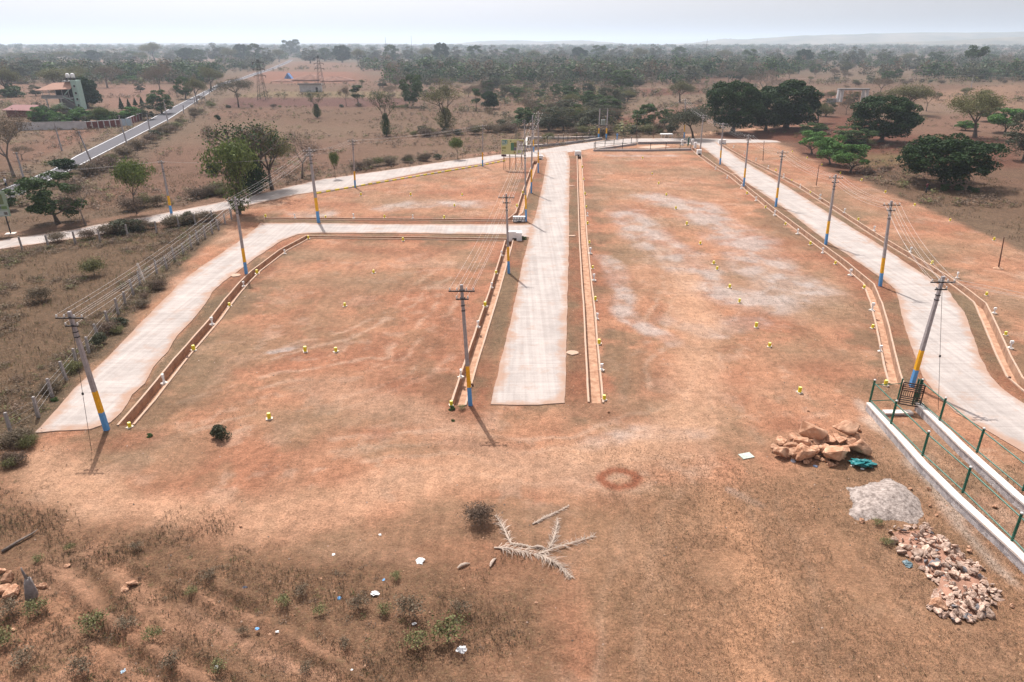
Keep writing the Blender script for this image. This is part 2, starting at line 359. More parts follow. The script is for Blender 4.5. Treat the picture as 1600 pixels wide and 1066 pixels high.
    # verges between roads and drains
    for pp in ([(760,640),(826,372),(796,376),(716,640)], [(889,244),(883,640),(930,640),(905,246)], [(190,655),(300,502),(365,430),(485,366),(826,370),(826,378),(481,372),(336,500),(197,668)],
               [(1095,233),(1378,436),(1405,474),(1440,600),(1400,600),(1357,444),(1085,234)], [(1119,224),(1369,380),(1497,478),(1547,589),(1640,650),(2300,1010),(2300,960),(1640,620),(1585,590),(1531,470),(1123,224)],
               [(830,341),(853,252),(838,252),(811,333)], [(413,343),(800,345),(826,352),(408,349)]):
        paint(verge, pol(pp, .35, False) * .9, .9)
        paint(red, pol(pp, .35, False) * sstep(.56, .66, n2) * .55)
    # red spill beside drains, olive regrowth on plots
    for k in ('left', 'middle', 'inner', 'outer', 'upper'):
        d = seg_dist(v, DRW[k]); paint(red, (1 - sstep(.5, 3.2, d)) * sstep(.40, .6, n2) * .75 * site)
        paint(verge, (1 - sstep(1.5, 6, d)) * sstep(.5, .62, fbm(x, y, 4, 61)) * .7 * site, .9)
    for p in [(560,395,4,3),(450,400,3,3),(620,440,5,2.5),(520,440,5,3),(960,300,4,6),(1200,440,5,4),(1290,480,5,4),(1290,560,4,2.5),(1010,640,5,1.5),(1150,680,4,2),(330,560,2.5,4),(560,640,5,1.5),(1060,270,8,5),(960,262,4,5),(250,700,3,2),(640,700,4,1),(620,316,7,4),(480,660,3,1.5),(1060,350,3,3),(1330,330,6,6),(1450,390,7,4),(1560,480,4,4),(1300,300,5,4)]:
        paint((.255, .175, .11), blob(p[0], p[1], p[2], p[3], .8) * .5, .7)
    for p in [(710,520,2.2,5),(640,610,3,2),(720,690,1.6,.9),(590,672,.7,.5),(715,735,.7,.6),(855,300,1.2,5),(908,560,.9,5),(1000,330,3,4),(950,440,1.5,4),(1250,400,3,2),(1200,380,4,2.5),(520,320,4,2),(720,300,6,3),(1180,500,3,2),(1030,255,8,2),(1240,660,2,1),(440,385,2,2),(600,390,6,1.5),(210,690,2,1),(780,345,3,1),(1300,580,2,2),(1120,590,2,2),(990,800,2,.6),(1070,700,.8,.5),(1470,600,1,3)]:
        paint(red, blob(p[0], p[1], p[2], p[3], .8) * .55, .1)
    # pale gravel spread on the plots
    gn = sstep(.38, .6, fbm(x, y, 2.2, 77))
    for pp, wd in (([(950,405),(958,440),(975,480),(1005,512),(1035,532)], 1.0), ([(985,335),(1010,365),(1060,400),(1120,450),(1180,470),(1250,440)], 2.6), ([(1020,310),(1080,320),(1140,360),(1200,420),(1250,450)], 3.4),
                   ([(1060,500),(1110,520),(1160,500)], 1.6), ([(920,705),(960,692),(1000,682),(1090,676)], .8), ([(600,324),(640,319),(700,317),(755,318)], 2.2), ([(470,335),(510,333)], 1.6), ([(1140,775),(1190,790)], .25), ([(420,555),(470,545)], .35), ([(960,243),(1060,243)], 1.2)):
        paint(gravel, line(pp, wd, wd * .9) * (.22 + .55 * gn), .05)
    # worn path swinging across the near ground
    paint((.51, .300, .190), line([(60,720),(90,760),(180,800),(330,800),(480,800),(640,750),(800,730),(950,730),(1060,690),(1100,620),(1090,520),(1070,430)], 1.7, 2.2) * (.5 + .4 * n4), .05)
    paint((.41, .245, .16), line([(480,600),(640,640),(760,700),(900,760)], 1.2, 2) * .6, .05)
    # near ground: dark weedy corner, dry lawn on the right
    paint((.190, .105, .062), pol([(-1400,700),(-60,700),(45,700),(15,770),(110,830),(330,832),(430,838),(560,866),(700,850),(880,880),(860,960),(930,1400),(-1400,1800)], 1.6) * (.45 + .75 * sstep(.3, .6, n2)), .8)
    paint((.28, .158, .092), pol([(900,800),(1150,770),(1330,700),(1400,740),(1800,1000),(1800,1500),(930,1500)], .9) * .8, .6)
    paint((.25, .148, .09), pol([(430,845),(700,790),(900,800),(900,880),(700,850),(560,866)], .5) * .7, .7)
    paint((.46, .245, .14), line([(1120,790),(1150,860),(1190,940),(1170,1010),(1230,1120)], .8, 1.9) * (.4 + .5 * n4), .1)
    [paint((.36, .195, .12), line(q_, .28, .5) * .7, .1) for q_ in ([(130,870),(230,960),(330,1030),(420,1090)], [(180,900),(300,960),(440,1010),(560,1090)], [(60,890),(160,970),(300,1070)], [(300,905),(420,960),(560,1040)])]; paint((.38, .215, .14), line([(300,930),(400,985),(520,1060)], .2, .3) * .5, .1)
    paint(red, (1 - sstep(.16, .36, np.abs(np.hypot((v[:, 0] - g(967, 748)[0]) / 1.2, (v[:, 1] - g(967, 748)[1]) / .95) - .78) + (fbm(x, y, .8, 5) - .5) * .25)) * 1.0, 0); paint((.24, .085, .045), (1 - sstep(.10, .30, np.abs(np.hypot((v[:, 0] - g(967, 748)[0]) / 1.2, (v[:, 1] - g(967, 748)[1]) / .95) - .78))) * .5, 0)
    paint((.50, .40, .33), line([(1345,630),(1450,755),(1600,905)], .25, .6) * .7, .1)
    # relief
    z = (fbm(x, y, 1.3, 21, 3) - .5) * .09 + (fbm(x, y, .45, 22, 2) - .5) * .05
    weedy = sstep(-.5, 1, sdist(v, [g2(p) for p in [(-900,700),(45,700),(20,790),(430,850),(880,900),(930,1400),(-900,1800)]]))
    z *= (.45 + 1.3 * weedy)
    for pp, s in (([(60,900),(150,985),(260,1050),(340,1110)], 1), ([(330,930),(450,965),(600,1060)], .8), ([(120,880),(190,960),(300,1030),(420,1100)], 1), ([(150,870),(260,925),(400,985),(560,1080)], 1), ([(270,900),(350,935),(400,960)], .8), ([(100,930),(180,1010),(300,1100)], .7)):
        d = seg_dist(v, [g2(p) for p in pp]); z -= np.exp(-(d / .22) ** 2) * .16 * s; z += np.exp(-((d - .5) / .22) ** 2) * .07 * s
    mask = np.ones(len(v))
    for k, pw in ROADW.items():
        mask = np.minimum(mask, sstep(.1, 1.0, -sdist(v, pw)))
    for k in HOLES: mask = np.minimum(mask, sstep(.4, 1.2, seg_dist(v, DRW[k])))
    mask = np.minimum(mask, 1 - sstep(70, 120, dist))
    z = z * mask + elev(x, y)
    me = np_mesh('ground', np.stack([x, y, z], 1), f, ground_mat(), smooth=True)
    ca = me.color_attributes.new('soil', 'FLOAT_COLOR', 'POINT')
    ca.data.foreach_set('color', np.concatenate([col * .84, gr[:, None]], 1).astype(np.float32).ravel())
    return tag(link('ground', me), kind='structure')

def ground_mat():
    m = bpy.data.materials.new('soil'); m.use_nodes = True; t = m.node_tree; N = t.nodes; L = t.links; b = N['Principled BSDF']
    b.inputs['Roughness'].default_value = .95; b.inputs['Specular IOR Level'].default_value = .1
    at = N.new('ShaderNodeAttribute'); at.attribute_name = 'soil'
    tc = N.new('ShaderNodeTexCoord')
    def noise(s, d=5, r=.6, st=None):
        n = N.new('ShaderNodeTexNoise'); n.inputs['Scale'].default_value = s; n.inputs['Detail'].default_value = d; n.inputs['Roughness'].default_value = r
        src = tc.outputs['Object']
        if st:
            mp = N.new('ShaderNodeMapping'); mp.inputs['Scale'].default_value = st; L.new(src, mp.inputs['Vector']); src = mp.outputs[0]
        L.new(src, n.inputs['Vector']); return n.outputs['Fac']
    def ramp(src, a, bb, lo, hi):
        r = N.new('ShaderNodeMapRange'); r.interpolation_type = 'SMOOTHSTEP'; r.inputs['From Min'].default_value = a; r.inputs['From Max'].default_value = bb; r.inputs['To Min'].default_value = lo; r.inputs['To Max'].default_value = hi
        L.new(src, r.inputs['Value']); return r.outputs[0]
    def mul(a, bb):
        q = N.new('ShaderNodeMath'); q.operation = 'MULTIPLY'; L.new(a, q.inputs[0])
        if isinstance(bb, float): q.inputs[1].default_value = bb
        else: L.new(bb, q.inputs[1])
        return q.outputs[0]
    def mix(fac, a, c):
        q = N.new('ShaderNodeMix'); q.data_type = 'RGBA'; L.new(fac, q.inputs['Factor']); L.new(a, q.inputs[6])
        if isinstance(c, tuple): q.inputs[7].default_value = (*c, 1)
        else: L.new(c, q.inputs[7])
        return q.outputs[2]
    big = noise(.35, 8, .7); mid = noise(2.2, 6, .65); fine = noise(9, 5, .7); vf = noise(38, 3, .6)
    c = at.outputs['Color']
    mp_ = N.new('ShaderNodeMapping'); mp_.inputs['Rotation'].default_value = (0, 0, R(-38)); mp_.inputs['Scale'].default_value = (1.7, .45, 1); L.new(tc.outputs['Object'], mp_.inputs['Vector']); n_s = N.new('ShaderNodeTexNoise'); n_s.inputs['Scale'].default_value = 1.0; n_s.inputs['Detail'].default_value = 4; L.new(mp_.outputs[0], n_s.inputs['Vector']); scr = ramp(n_s.outputs['Fac'], .35, .65, .93, 1.06)
    mid = mul(mid, 1.0)
    s1 = N.new('ShaderNodeVectorMath'); s1.operation = 'SCALE'; L.new(c, s1.inputs[0]); L.new(mul(mul(ramp(big, .3, .7, .84, 1.14), ramp(mid, .3, .7, .80, 1.18)), mul(mul(ramp(fine, .3, .7, .70, 1.28), scr), ramp(vf, .3, .7, .68, 1.30))), s1.inputs['Scale'])
    c = s1.outputs[0]
    c = mix(mul(ramp(mid, .52, .68, 0, .35), ramp(fine, .45, .6, 0, 1)), c, (.36, .15, .085))
    tuft = mul(mul(ramp(noise(4.5, 6, .75), .5, .66, 0, 1), ramp(fine, .42, .58, 0, 1)), at.outputs['Alpha'])
    c = mix(mul(tuft, .7), c, (.125, .095, .048))
    tuft2 = mul(mul(ramp(noise(7.5, 5, .7), .52, .62, 0, 1), ramp(big, .4, .6, .2, 1)), at.outputs['Alpha'])
    c = mix(mul(tuft2, .55), c, (.13, .085, .055))
    straw = mul(ramp(noise(26, 3, .6), .60, .70, 0, 1), at.outputs['Alpha'])
    c = mix(mul(straw, .5), c, (.48, .34, .21))
    pale = mul(ramp(noise(14, 2, .5), .68, .75, 0, 1), ramp(big, .45, .6, 0, 1))
    c = mix(mul(pale, .55), c, (.55, .42, .33))
    clod = ramp(noise(20, 3, .65), .61, .68, 0, .6)  # dark specks painted as the tiny shadows of clods
    c = mix(clod, c, (.13, .075, .05))
    L.new(c, b.inputs['Base Color'])
    bn = N.new('ShaderNodeBump'); bn.inputs['Strength'].default_value = .9; bn.inputs['Distance'].default_value = .09
    ad = N.new('ShaderNodeMath'); ad.operation = 'ADD'; L.new(mul(mid, 1.5), ad.inputs[0]); L.new(fine, ad.inputs[1])
    L.new(ad.outputs[0], bn.inputs['Height']); L.new(bn.outputs[0], b.inputs['Normal'])
    return m

build_ground()

# ------------------------------------------------------------------ sheets: roads, pads
def sheet(name, outline, z, m, spacing=.8, edge=.06, thick=.12, attr=True, kind='structure'):
    pts = []; n = len(outline)
    for i in range(n):
        a = outline[i]; b = outline[(i + 1) % n]; L = math.hypot(b[0] - a[0], b[1] - a[1]); k = max(1, int(L / .5)) if L < 400 else max(1, int(L / 4))
        for q in range(k):
            x = a[0] + (b[0] - a[0]) * q / k; y = a[1] + (b[1] - a[1]) * q / k
            nx, ny = (b[1] - a[1]) / (L + 1e-9), -(b[0] - a[0]) / (L + 1e-9)
            j = edge * ((float(fbm(x, y, 2.0, 31, 2)) - .5) * 2.2 + (float(vnoise(x, y, .5, 8)) - .5) * .9)
            pts.append((x + nx * j, y + ny * j))
    nb = len(pts); arr = np.array(pts)
    x0, y0 = arr.min(0); x1, y1 = arr.max(0)
    s = max(spacing, math.sqrt((x1 - x0) * (y1 - y0) / 60000))
    gx, gy = np.meshgrid(np.arange(x0, x1, s), np.arange(y0, y1, s)); G = np.stack([gx.ravel(), gy.ravel()], 1); G += rng.uniform(-.15, .15, G.shape) * s
    sd_ = sdist(G, pts); G = G[sd_ > s * .3]
    V = [Vector(p) for p in pts] + [Vector(p) for p in G]
    v, e, f, ov, oe, of = delaunay_2d_cdt(V, [], [list(range(nb))], 1, 1e-6)
    v = np.array([(a.x, a.y) for a in v]); f = [t for t in f if len(t) == 3]
    dd = np.abs(seg_dist(v, list(outline) + [outline[0]]))
    isb = np.zeros(len(v), bool)
    for i, o in enumerate(ov):
        if any(q < nb for q in o): isb[i] = True
    from collections import Counter
    ec = Counter()
    for t in f:
        for a, b in ((t[0], t[1]), (t[1], t[2]), (t[2], t[0])): ec[(min(a, b), max(a, b))] += 1
    V3 = [(p[0], p[1], z) for p in v]; F3 = [tuple(t) if ((v[t[1]][0]-v[t[0]][0])*(v[t[2]][1]-v[t[0]][1])-(v[t[1]][1]-v[t[0]][1])*(v[t[2]][0]-v[t[0]][0])) > 0 else tuple(t[::-1]) for t in f]
    low = {}
    def lo(i):
        if i not in low: low[i] = len(V3); V3.append((v[i][0], v[i][1], z - thick))
        return low[i]
    for t in list(F3):
        for a, b in ((t[0], t[1]), (t[1], t[2]), (t[2], t[0])):
            if ec[(min(a, b), max(a, b))] == 1: F3.append((a, lo(a), lo(b), b))
    me = bpy.data.meshes.new(name); me.from_pydata(V3, [], F3); me.materials.append(m)
    at = me.attributes.new('edge', 'FLOAT', 'POINT'); d = np.zeros(len(V3), np.float32); d[:len(v)] = dd; at.data.foreach_set('value', d)
    me.update(); return tag(link(name, me), kind=kind)

def concrete_mat(axis=1):
    m = bpy.data.materials.new('broomed_concrete'); m.use_nodes = True; t = m.node_tree; N = t.nodes; L = t.links; b = N['Principled BSDF']
    b.inputs['Roughness'].default_value = .92; b.inputs['Specular IOR Level'].default_value = .05
    tc = N.new('ShaderNodeTexCoord')
    def noise(s, d, r, st=(1, 1, 1)):
        mp = N.new('ShaderNodeMapping'); mp.inputs['Scale'].default_value = st; L.new(tc.outputs['Object'], mp.inputs['Vector'])
        n = N.new('ShaderNodeTexNoise'); n.inputs['Scale'].default_value = s; n.inputs['Detail'].default_value = d; n.inputs['Roughness'].default_value = r; L.new(mp.outputs[0], n.inputs['Vector']); return n.outputs['Fac']
    def mr(src, a, bb, lo, hi):
        r = N.new('ShaderNodeMapRange'); r.inputs['From Min'].default_value = a; r.inputs['From Max'].default_value = bb; r.inputs['To Min'].default_value = lo; r.inputs['To Max'].default_value = hi; L.new(src, r.inputs['Value']); return r.outputs[0]
    def mul(a, bb):
        q = N.new('ShaderNodeMath'); q.operation = 'MULTIPLY'; L.new(a, q.inputs[0]); L.new(bb, q.inputs[1]); return q.outputs[0]
    broom = noise(1.0, 4, .6, (.25, 3.2, 1)); blot = noise(.35, 6, .7); fine = noise(12, 3, .6)
    lines = noise(1, 2, .5, (3.0, .05, 1))
    sx = N.new('ShaderNodeSeparateXYZ'); L.new(tc.outputs['Object'], sx.inputs[0])
    md = N.new('ShaderNodeMath'); md.operation = 'PINGPONG'; md.inputs[1].default_value = 2.2; L.new(sx.outputs[axis], md.inputs[0]); joint = mr(md.outputs[0], .0, .05, .80, 1.0); joint.node.clamp = True
    s = N.new('ShaderNodeVectorMath'); s.operation = 'SCALE'; s.inputs[0].default_value = (.40, .352, .324)
    L.new(mul(mul(mr(broom, .3, .7, .90, 1.08), mr(blot, .3, .7, .84, 1.13)), mul(mul(mr(fine, .3, .7, .94, 1.06), joint), mr(lines, .35, .65, .91, 1.06))), s.inputs['Scale'])
    at = N.new('ShaderNodeAttribute'); at.attribute_name = 'edge'
    ed = mr(at.outputs['Fac'], 0, .9, 1, 0)
    ad = N.new('ShaderNodeMath'); ad.operation = 'ADD'; L.new(ed, ad.inputs[0]); L.new(mr(noise(.5, 6, .7), .35, .75, -.55, .65), ad.inputs[1])
    fac = N.new('ShaderNodeMapRange'); fac.inputs['From Min'].default_value = .05; fac.inputs['From Max'].default_value = .8; fac.inputs['To Max'].default_value = .8; L.new(ad.outputs[0], fac.inputs['Value'])
    mx = N.new('ShaderNodeMix'); mx.data_type = 'RGBA'; L.new(fac.outputs[0], mx.inputs['Factor']); L.new(s.outputs[0], mx.inputs[6]); mx.inputs[7].default_value = (.345, .21, .145, 1)
    L.new(mx.outputs[2], b.inputs['Base Color'])
    bn = N.new('ShaderNodeBump'); bn.inputs['Strength'].default_value = .25; bn.inputs['Distance'].default_value = .03; L.new(broom, bn.inputs['Height']); L.new(bn.outputs[0], b.inputs['Normal'])
    return m
M['concrete'] = concrete_mat(1); M['concrete_x'] = concrete_mat(0)
M['asphalt'] = mat('asphalt', (0.125, 0.12, 0.13), 0.95, 0.08, 1.0, spec=.04)
for i, k in enumerate(('approach_road', 'right_road', 'branch_road', 'middle_road')):
    sheet(k, ROADW[k], .050 + i * .004, M['concrete_x' if k == 'approach_road' else 'concrete'])
sheet('asphalt_road', ASPHW, .060, M['asphalt'], 2.0, .05)
def strip(name, line, wd, z, m):
    a = offset_line(line, wd / 2); b = offset_line(line, -wd / 2); n = len(line)
    mb = MB(); mb.add([(p[0], p[1], z) for p in a + b], [(i, n + i, n + i + 1, i + 1)[::-1] for i in range(n - 1)])
    return tag(mb.obj(name, m), kind='structure')
ri = [g2(p) for p in ASPH[1:12]]; le = [g2(p) for p in ASPH[12:24]][::-1]
strip('road_edge_line', offset_line(ri, .35), .16, .066, M['white']); strip('road_edge_line', offset_line(le, -.35), .16, .066, M['white'])
# small bare concrete pads on the verge
for i, (px, py, sx, sy, rz) in enumerate([(894,552,1.0,.42,0),(893,291,1.0,.25,0),(893.5,369,1.0,.3,.05),(368,431,1.0,.5,.1),(1148,272.5,1.3,.3,0)]):
    c = g(px, py); mb = MB(); n = 11
    vs = [(c[0] + sx / 2 * math.cos(2 * math.pi * k / n) * random.uniform(.85, 1.1), c[1] + sy * math.sin(2 * math.pi * k / n) * random.uniform(.7, 1.1)) for k in range(n)]
    mb.add([(x, y, .075) for x, y in vs] + [(x, y, -.05) for x, y in vs], [tuple(range(n))] + [(k, k + n, (k + 1) % n + n, (k + 1) % n) for k in range(n)])
    tag(mb.obj('concrete_pad', M['render']), ['oblong bare concrete pad between the middle road and the drain, nearest the camera', 'small concrete pad on the verge at the far end of the middle road', 'thin concrete pad on the verge halfway along the middle road', 'concrete pad at the bend of the left road beside a pole', 'small concrete pad beside the right road near the culvert block'][i], 'concrete pad', 'concrete pads on the verges')

# ------------------------------------------------------------------ drains
def channel(name, line, label, iw=IW, cap=CAP, dep=DEP, z=.07, capm='render'):
    t = empty(name, (line[0][0], line[0][1], 0), label, 'drain'); ox, oy = line[0]
    dense = []
    for a, b in zip(line[:-1], line[1:]):
        k = max(1, int(math.hypot(b[0] - a[0], b[1] - a[1]) / 1.2))
        for q in range(k): dense.append((a[0] + (b[0] - a[0]) * q / k, a[1] + (b[1] - a[1]) * q / k))
    dense.append(line[-1]); n = len(dense)
    for s in (1, -1):
        mb = MB(); inn = offset_line(dense, s * iw); out = offset_line(dense, s * (iw + cap)); vs = []
        for i in range(n):
            jz = float(vnoise(dense[i][0], dense[i][1], 1.1, 5 + s)) * .03; j = (float(vnoise(dense[i][0], dense[i][1], .7, 15 + s)) - .5) * .035
            I = (inn[i][0] - ox + j * .4, inn[i][1] - oy); O = (out[i][0] - ox + j, out[i][1] - oy)
            vs += [(*I, -dep), (*I, z + jz), (*O, z + jz), (*O, -.3)]
        for i in range(n - 1):
            for k, mi in ((0, 1), (1, 0), (2, 0)):
                mb.cur = mi; a = i * 4 + k; q = (a, a + 1, a + 5, a + 4); mb.v = mb.v
                mb.f.append(q if s < 0 else q[::-1]); mb.m.append(mi)
        mb.v = vs; 
        for e in (0, (n - 1) * 4): mb.f.append((e, e + 1, e + 2, e + 3)); mb.m.append(0)
        mb.obj('side_wall', [M[capm], M['drain_in']], t)
    mb = MB(); a = offset_line(dense, iw + .02); b = offset_line(dense, -iw - .02)
    vs = [(p[0] - ox, p[1] - oy, -dep + .03) for p in a] + [(dense[i][0] - ox, dense[i][1] - oy, -dep + .01 + .05 * float(vnoise(*dense[i], 1.5, 3))) for i in range(n)] + [(p[0] - ox, p[1] - oy, -dep + .03) for p in b]
    mb.add(vs, [(i, i + 1, n + i + 1, n + i)[::-1] for i in range(n - 1)] + [(n + i, n + i + 1, 2 * n + i + 1, 2 * n + i)[::-1] for i in range(n - 1)])
    mb.add([(p[0] - ox, p[1] - oy, zz) for p in (a[0], b[0]) for zz in (-dep, 0)] + [(p[0] - ox, p[1] - oy, zz) for p in (a[-1], b[-1]) for zz in (-dep, 0)], [(0, 1, 3, 2), (4, 6, 7, 5)])
    mb.obj('channel_floor', M['drain_floor'], t)
channel('drain_channel', DRW['left'], 'open rendered drain running round three sides of the left plot')
channel('drain_channel', DRW['upper'], 'narrow open drain along the near and right sides of the upper left plot')
channel('drain_channel', DRW['middle'], 'straight open drain between the middle road and the large right plot')
channel('drain_channel', DRW['inner'], 'open drain between the large right plot and the curving right road')
channel('drain_channel', DRW['outer'], 'open drain along the far side of the curving right road')
kb = empty('kerb', (DRW['kerb'][0][0], DRW['kerb'][0][1], 0), 'low kerb painted in yellow and white dashes along the approach road', 'kerb')
kl = DRW['kerb']; ox, oy = kl[0]
for mi, ph, nm in ((M['stone_yellow'], 0, 'yellow_blocks'), (M['white_dusty'], 1, 'white_blocks')):
    mb = MB(); s_acc = 0
    for a, b in zip(kl[:-1], kl[1:]):
        L_ = math.hypot(b[0] - a[0], b[1] - a[1]); rz = math.atan2(b[1] - a[1], b[0] - a[0]); k = 0; u = .4
        while u < L_:
            if k % 2 == ph: mb.box((a[0] + math.cos(rz) * u - ox, a[1] + math.sin(rz) * u - oy, .10), (.8, .16, .22), rz)
            u += .84; k += 1
    mb.obj(nm, mi, kb)

# ------------------------------------------------------------------ utility poles
POLE_TOPS = {}
def pole(base, top, label, bands=True, arms=2, r0=.16, r1=.10, guy=False, key=None, single=False, group='electric poles'):
    b = g(*base); T = top_at(*top, b[1]); t = empty('electric_pole', b, label, 'electric pole', group)
    ax = Vector((T[0] - b[0], 0, T[2])); Ht = ax.length; ax.normalize()
    def P(u, dx=0, dy=0): q = ax * (u * Ht); return (q.x + dx, q.y + dy, q.z)
    rr = lambda u: r0 + (r1 - r0) * u
    def seg(name, m, u0, u1, ex=0.0):
        mb = MB(); mb.tube([P(u0), P(u1)], [(rr(u0) + ex) * 1.25, (rr(u1) + ex) * 1.25], 4); return mb.obj(name, m, t)
    if bands:
        seg('blue_band', M['blue'], -.02, .16); seg('yellow_band', M['yellow'], .16, .345); seg('shaft', M['pole'], .345, 1)
    else: seg('shaft', M['pole'], -.02, 1)
    tops = []
    for k in range(arms):
        u = .955 - k * .062; L_ = 1.55 if k == 0 else .75
        if single: L_ = .9
        mb = MB(); q = P(u); mb.box((q[0], q[1] - rr(u) * .95 - .03, q[2]), (L_, .07, .07)); mb.box((q[0], q[1] + rr(u) * .95 + .02, q[2]), (.34, .03, .06)); arm = mb.obj('cross_arm', M['iron'], t)
        for dx in ((-.7, -.28, .28, .7) if (k == 0 and not single) else (-.33, .33)):
            mi = MB(); mi.lathe([(.02, 0), (.02, .05), (.055, .06), (.05, .11), (.03, .13), (.045, .15), (.02, .18)], 8, (q[0] + dx, q[1] - rr(u) - .03, q[2] + .035)); mi.obj('insulator', M['porcelain'], arm)
            tops.append(Vector((b[0] + q[0] + dx, b[1] - rr(u) - .03, q[2] + .2)))
    for u in (.80, .84): mb = MB(); mb.tube([P(u - .004), P(u + .004)], [(rr(u)) * 1.25 + .03] * 2, 4); mb.obj('clamp', M['iron'], t)
    POLE_TOPS[key] = tops; return t
def th(by): # tip pixel of an eight metre pole standing at photo row by, for x see below
    q = g(800, by); yy = q[1]
    zc = yy * _c - (8 - H) * _s * 1.0; up = yy * _s + (8 - H) * _c
    return 533 - F * up / zc
PL = [('a1', (167,672), (108,487), 'banded electric pole leaning at the near end of the left road', 1, 1), ('a2', (385,428), (367,308), 'banded electric pole at the bend of the left road', 1, 1),
 ('a3', (498,348), (483,231), 'stout banded electric pole beside the branch road and upper left plot', 1, 1), ('b1', (735,633), (721,445), 'tall banded electric pole nearest the camera, beside the middle road', 1, 1),
 ('b2', (795,427), (791,303), 'banded electric pole left of the middle road, just before the side road', 1, 1), ('b3', (822,346), (820,222), 'banded electric pole at the corner of the side road and middle road', 1, 1),
 ('b4', (830,302), (832,190), 'slim banded electric pole left of the middle road, beyond the corner', 1, 1), ('b5', (841,270), (841,174), 'banded electric pole near the top of the middle road', 1, 1),
 ('c1', (555,293), (551,218), 'thin banded electric pole between the approach road and upper left plot', 1, 1), ('c2', (754,260), (754,195), 'thin banded electric pole on the approach road left of the billboard', 1, 1),
 ('d1', (1424,604), (1474,432), 'banded electric pole leaning right behind the brown gate', 1, 1), ('d2', (1375,447), (1393,314), 'banded electric pole at the bend of the right road', 1, 1),
 ('d3', (1290,382), (1306,273), 'banded electric pole along the right road, third from the gate', 1, 1), ('d4', (1212,323), (1223,235), 'banded electric pole along the right road, fourth from the gate', 1, 1),
 ('d5', (1162,290), (1170,210), 'banded electric pole along the right road, fifth from the gate', 1, 1), ('d6', (1125,257), (1130,192), 'banded electric pole along the right road beside the white block', 1, 1),
 ('d7', (1094,237), (1099,179), 'dark pole at the far corner of the right plot', 0, 1), ('d8', (1069,216), (1071,154), 'banded electric pole behind the fenced triangle', 1, 1),
 ('l0', (268,334), (252,251), 'banded electric pole on the approach road left of the bushy tree', 1, 1), ('l1', (40,288), (25,238), 'bare leaning pole at the left edge beside the asphalt road', 0, 1),
 ('l2', (97,236), (84,190), 'bare pole in the field before the white compound wall', 0, 0), ('l3', (146,260), (122,205), 'bare leaning pole on the near side of the asphalt road', 0, 1),
 ('l4', (199,227), (185,180), 'bare pole on the near side of the asphalt road opposite the red fence', 0, 1), ('l5', (236,211), (229,179), 'bare pole beside the asphalt road, second past the red fence', 0, 0),
 ('l6', (263,193), (256,160), 'bare pole beside the asphalt road halfway along its straight', 0, 0), ('l7', (287,177), (286,164), 'short post beside the asphalt road', 0, 0),
 ('l8', (305,165), (303,150), 'thin post on the asphalt road near its bend', 0, 0), ('l9', (309,163), (304,140), 'dark pole on the verge near the road bend', 0, 0), ('l10', (321,158), (317,142), 'distant pole just before the road bend', 0, 0), ('l11', (328,149), (326,138), 'farthest pole on the straight of the asphalt road', 0, 0),
 ('r1', (1517,139), (1521,117), 'pale pole carrying a wire across the right hand fields', 0, 1),
 ('e1', (821,233), (819,187), 'pole behind the billboard beside the far enclosure', 0, 1), ('e2', (834,238), (832,180), 'slim pole beside the far enclosure wall', 1, 0)]
for key, ba, to, lab, bd, arms in PL:
    far_ = ba[1] < 300
    pole(ba, to, lab, bool(bd), 2 if arms and not key.startswith('l') else (1 if arms else 0), .145 if key != 'a3' else .19, .095 if key != 'a3' else .14, key=key, single=key.startswith(('l', 'r', 'e')), group='painted electric poles' if bd else 'bare electric poles')

def span(A, B, label, sag=.45, n=10, r=.011, idx=None):
    r = r * .5
    t = empty('power_line', (0, 0, 0), label, 'power line', 'overhead wires'); t.location = A[0]
    for i in (idx or range(min(len(A), len(B)))):
        a, b = A[i], B[i]; mb = MB(); pts = []
        for k in range(n + 1):
            u = k / n; p = a.lerp(b, u); p.z -= sag * 4 * u * (1 - u); pts.append(p - A[0])
        mb.tube(pts, r, 4, False); mb.obj('wire', M['wire'], t)
T = POLE_TOPS
def off(L, d): return [p + Vector(d) for p in L]
for a, b, lab in (('a1','a2','wires along the left road between its two poles'), ('a2','a3','wires crossing from the left road bend to the stout pole'), ('a3','c1','wires between the stout pole and the approach road'),
                  ('c1','c2','wires above the upper left plot'), ('b1','b2','wires from the nearest middle pole to the second'), ('b2','b3','wires crossing the side road'), ('b3','b4','wires behind the corner pole'), ('b4','b5','wires at the top of the middle road'),
                  ('d1','d2','wires from the gate pole to the bend pole'), ('d2','d3','wires between the bend pole and the third right pole'), ('d3','d4','wires between the third and fourth right poles'), ('d4','d5','wires between the fourth and fifth right poles'),
                  ('d5','d6','wires beside the far part of the right road'), ('d6','d7','wires at the far corner of the right plot'), ('d7','d8','wires over the fenced triangle gate')):
    span(T[a], T[b], lab, sag=.35 if a[0] != 'd' else .5, r=.008 if a == 'b1' else .011)
span(T['d1'], off(T['d1'], (19, -14, .2)), 'wires leaving the gate pole towards the right edge', .4, r=.013, idx=[0, 1, 3])
span(T['d8'][:1], [Vector(top_at(985, 180, g(946, 218)[1]))], 'single wire sloping left from the pole behind the triangle', 1.0, r=.03)
span(T['l0'], [Vector(top_at(-60, 275, 90)), Vector(top_at(-60, 271, 92))], 'two pale wires crossing the asphalt road at the left edge', .3, r=.018, idx=[0, 1])
span(T['l0'], T['a3'][4:], 'wires between the left approach pole and the stout pole', .5, r=.012, idx=[0, 1])
r1 = T['r1'][0]; span([r1], [Vector(top_at(1205, 121, g(1517, 139)[1] * 1.02))], 'pale wire crossing the fields left of the distant pale pole', 1.5, r=.06)
span([r1], [Vector(top_at(1680, 124, g(1517, 139)[1] * .98))], 'pale wire crossing the fields right of the distant pale pole', .5, r=.06)

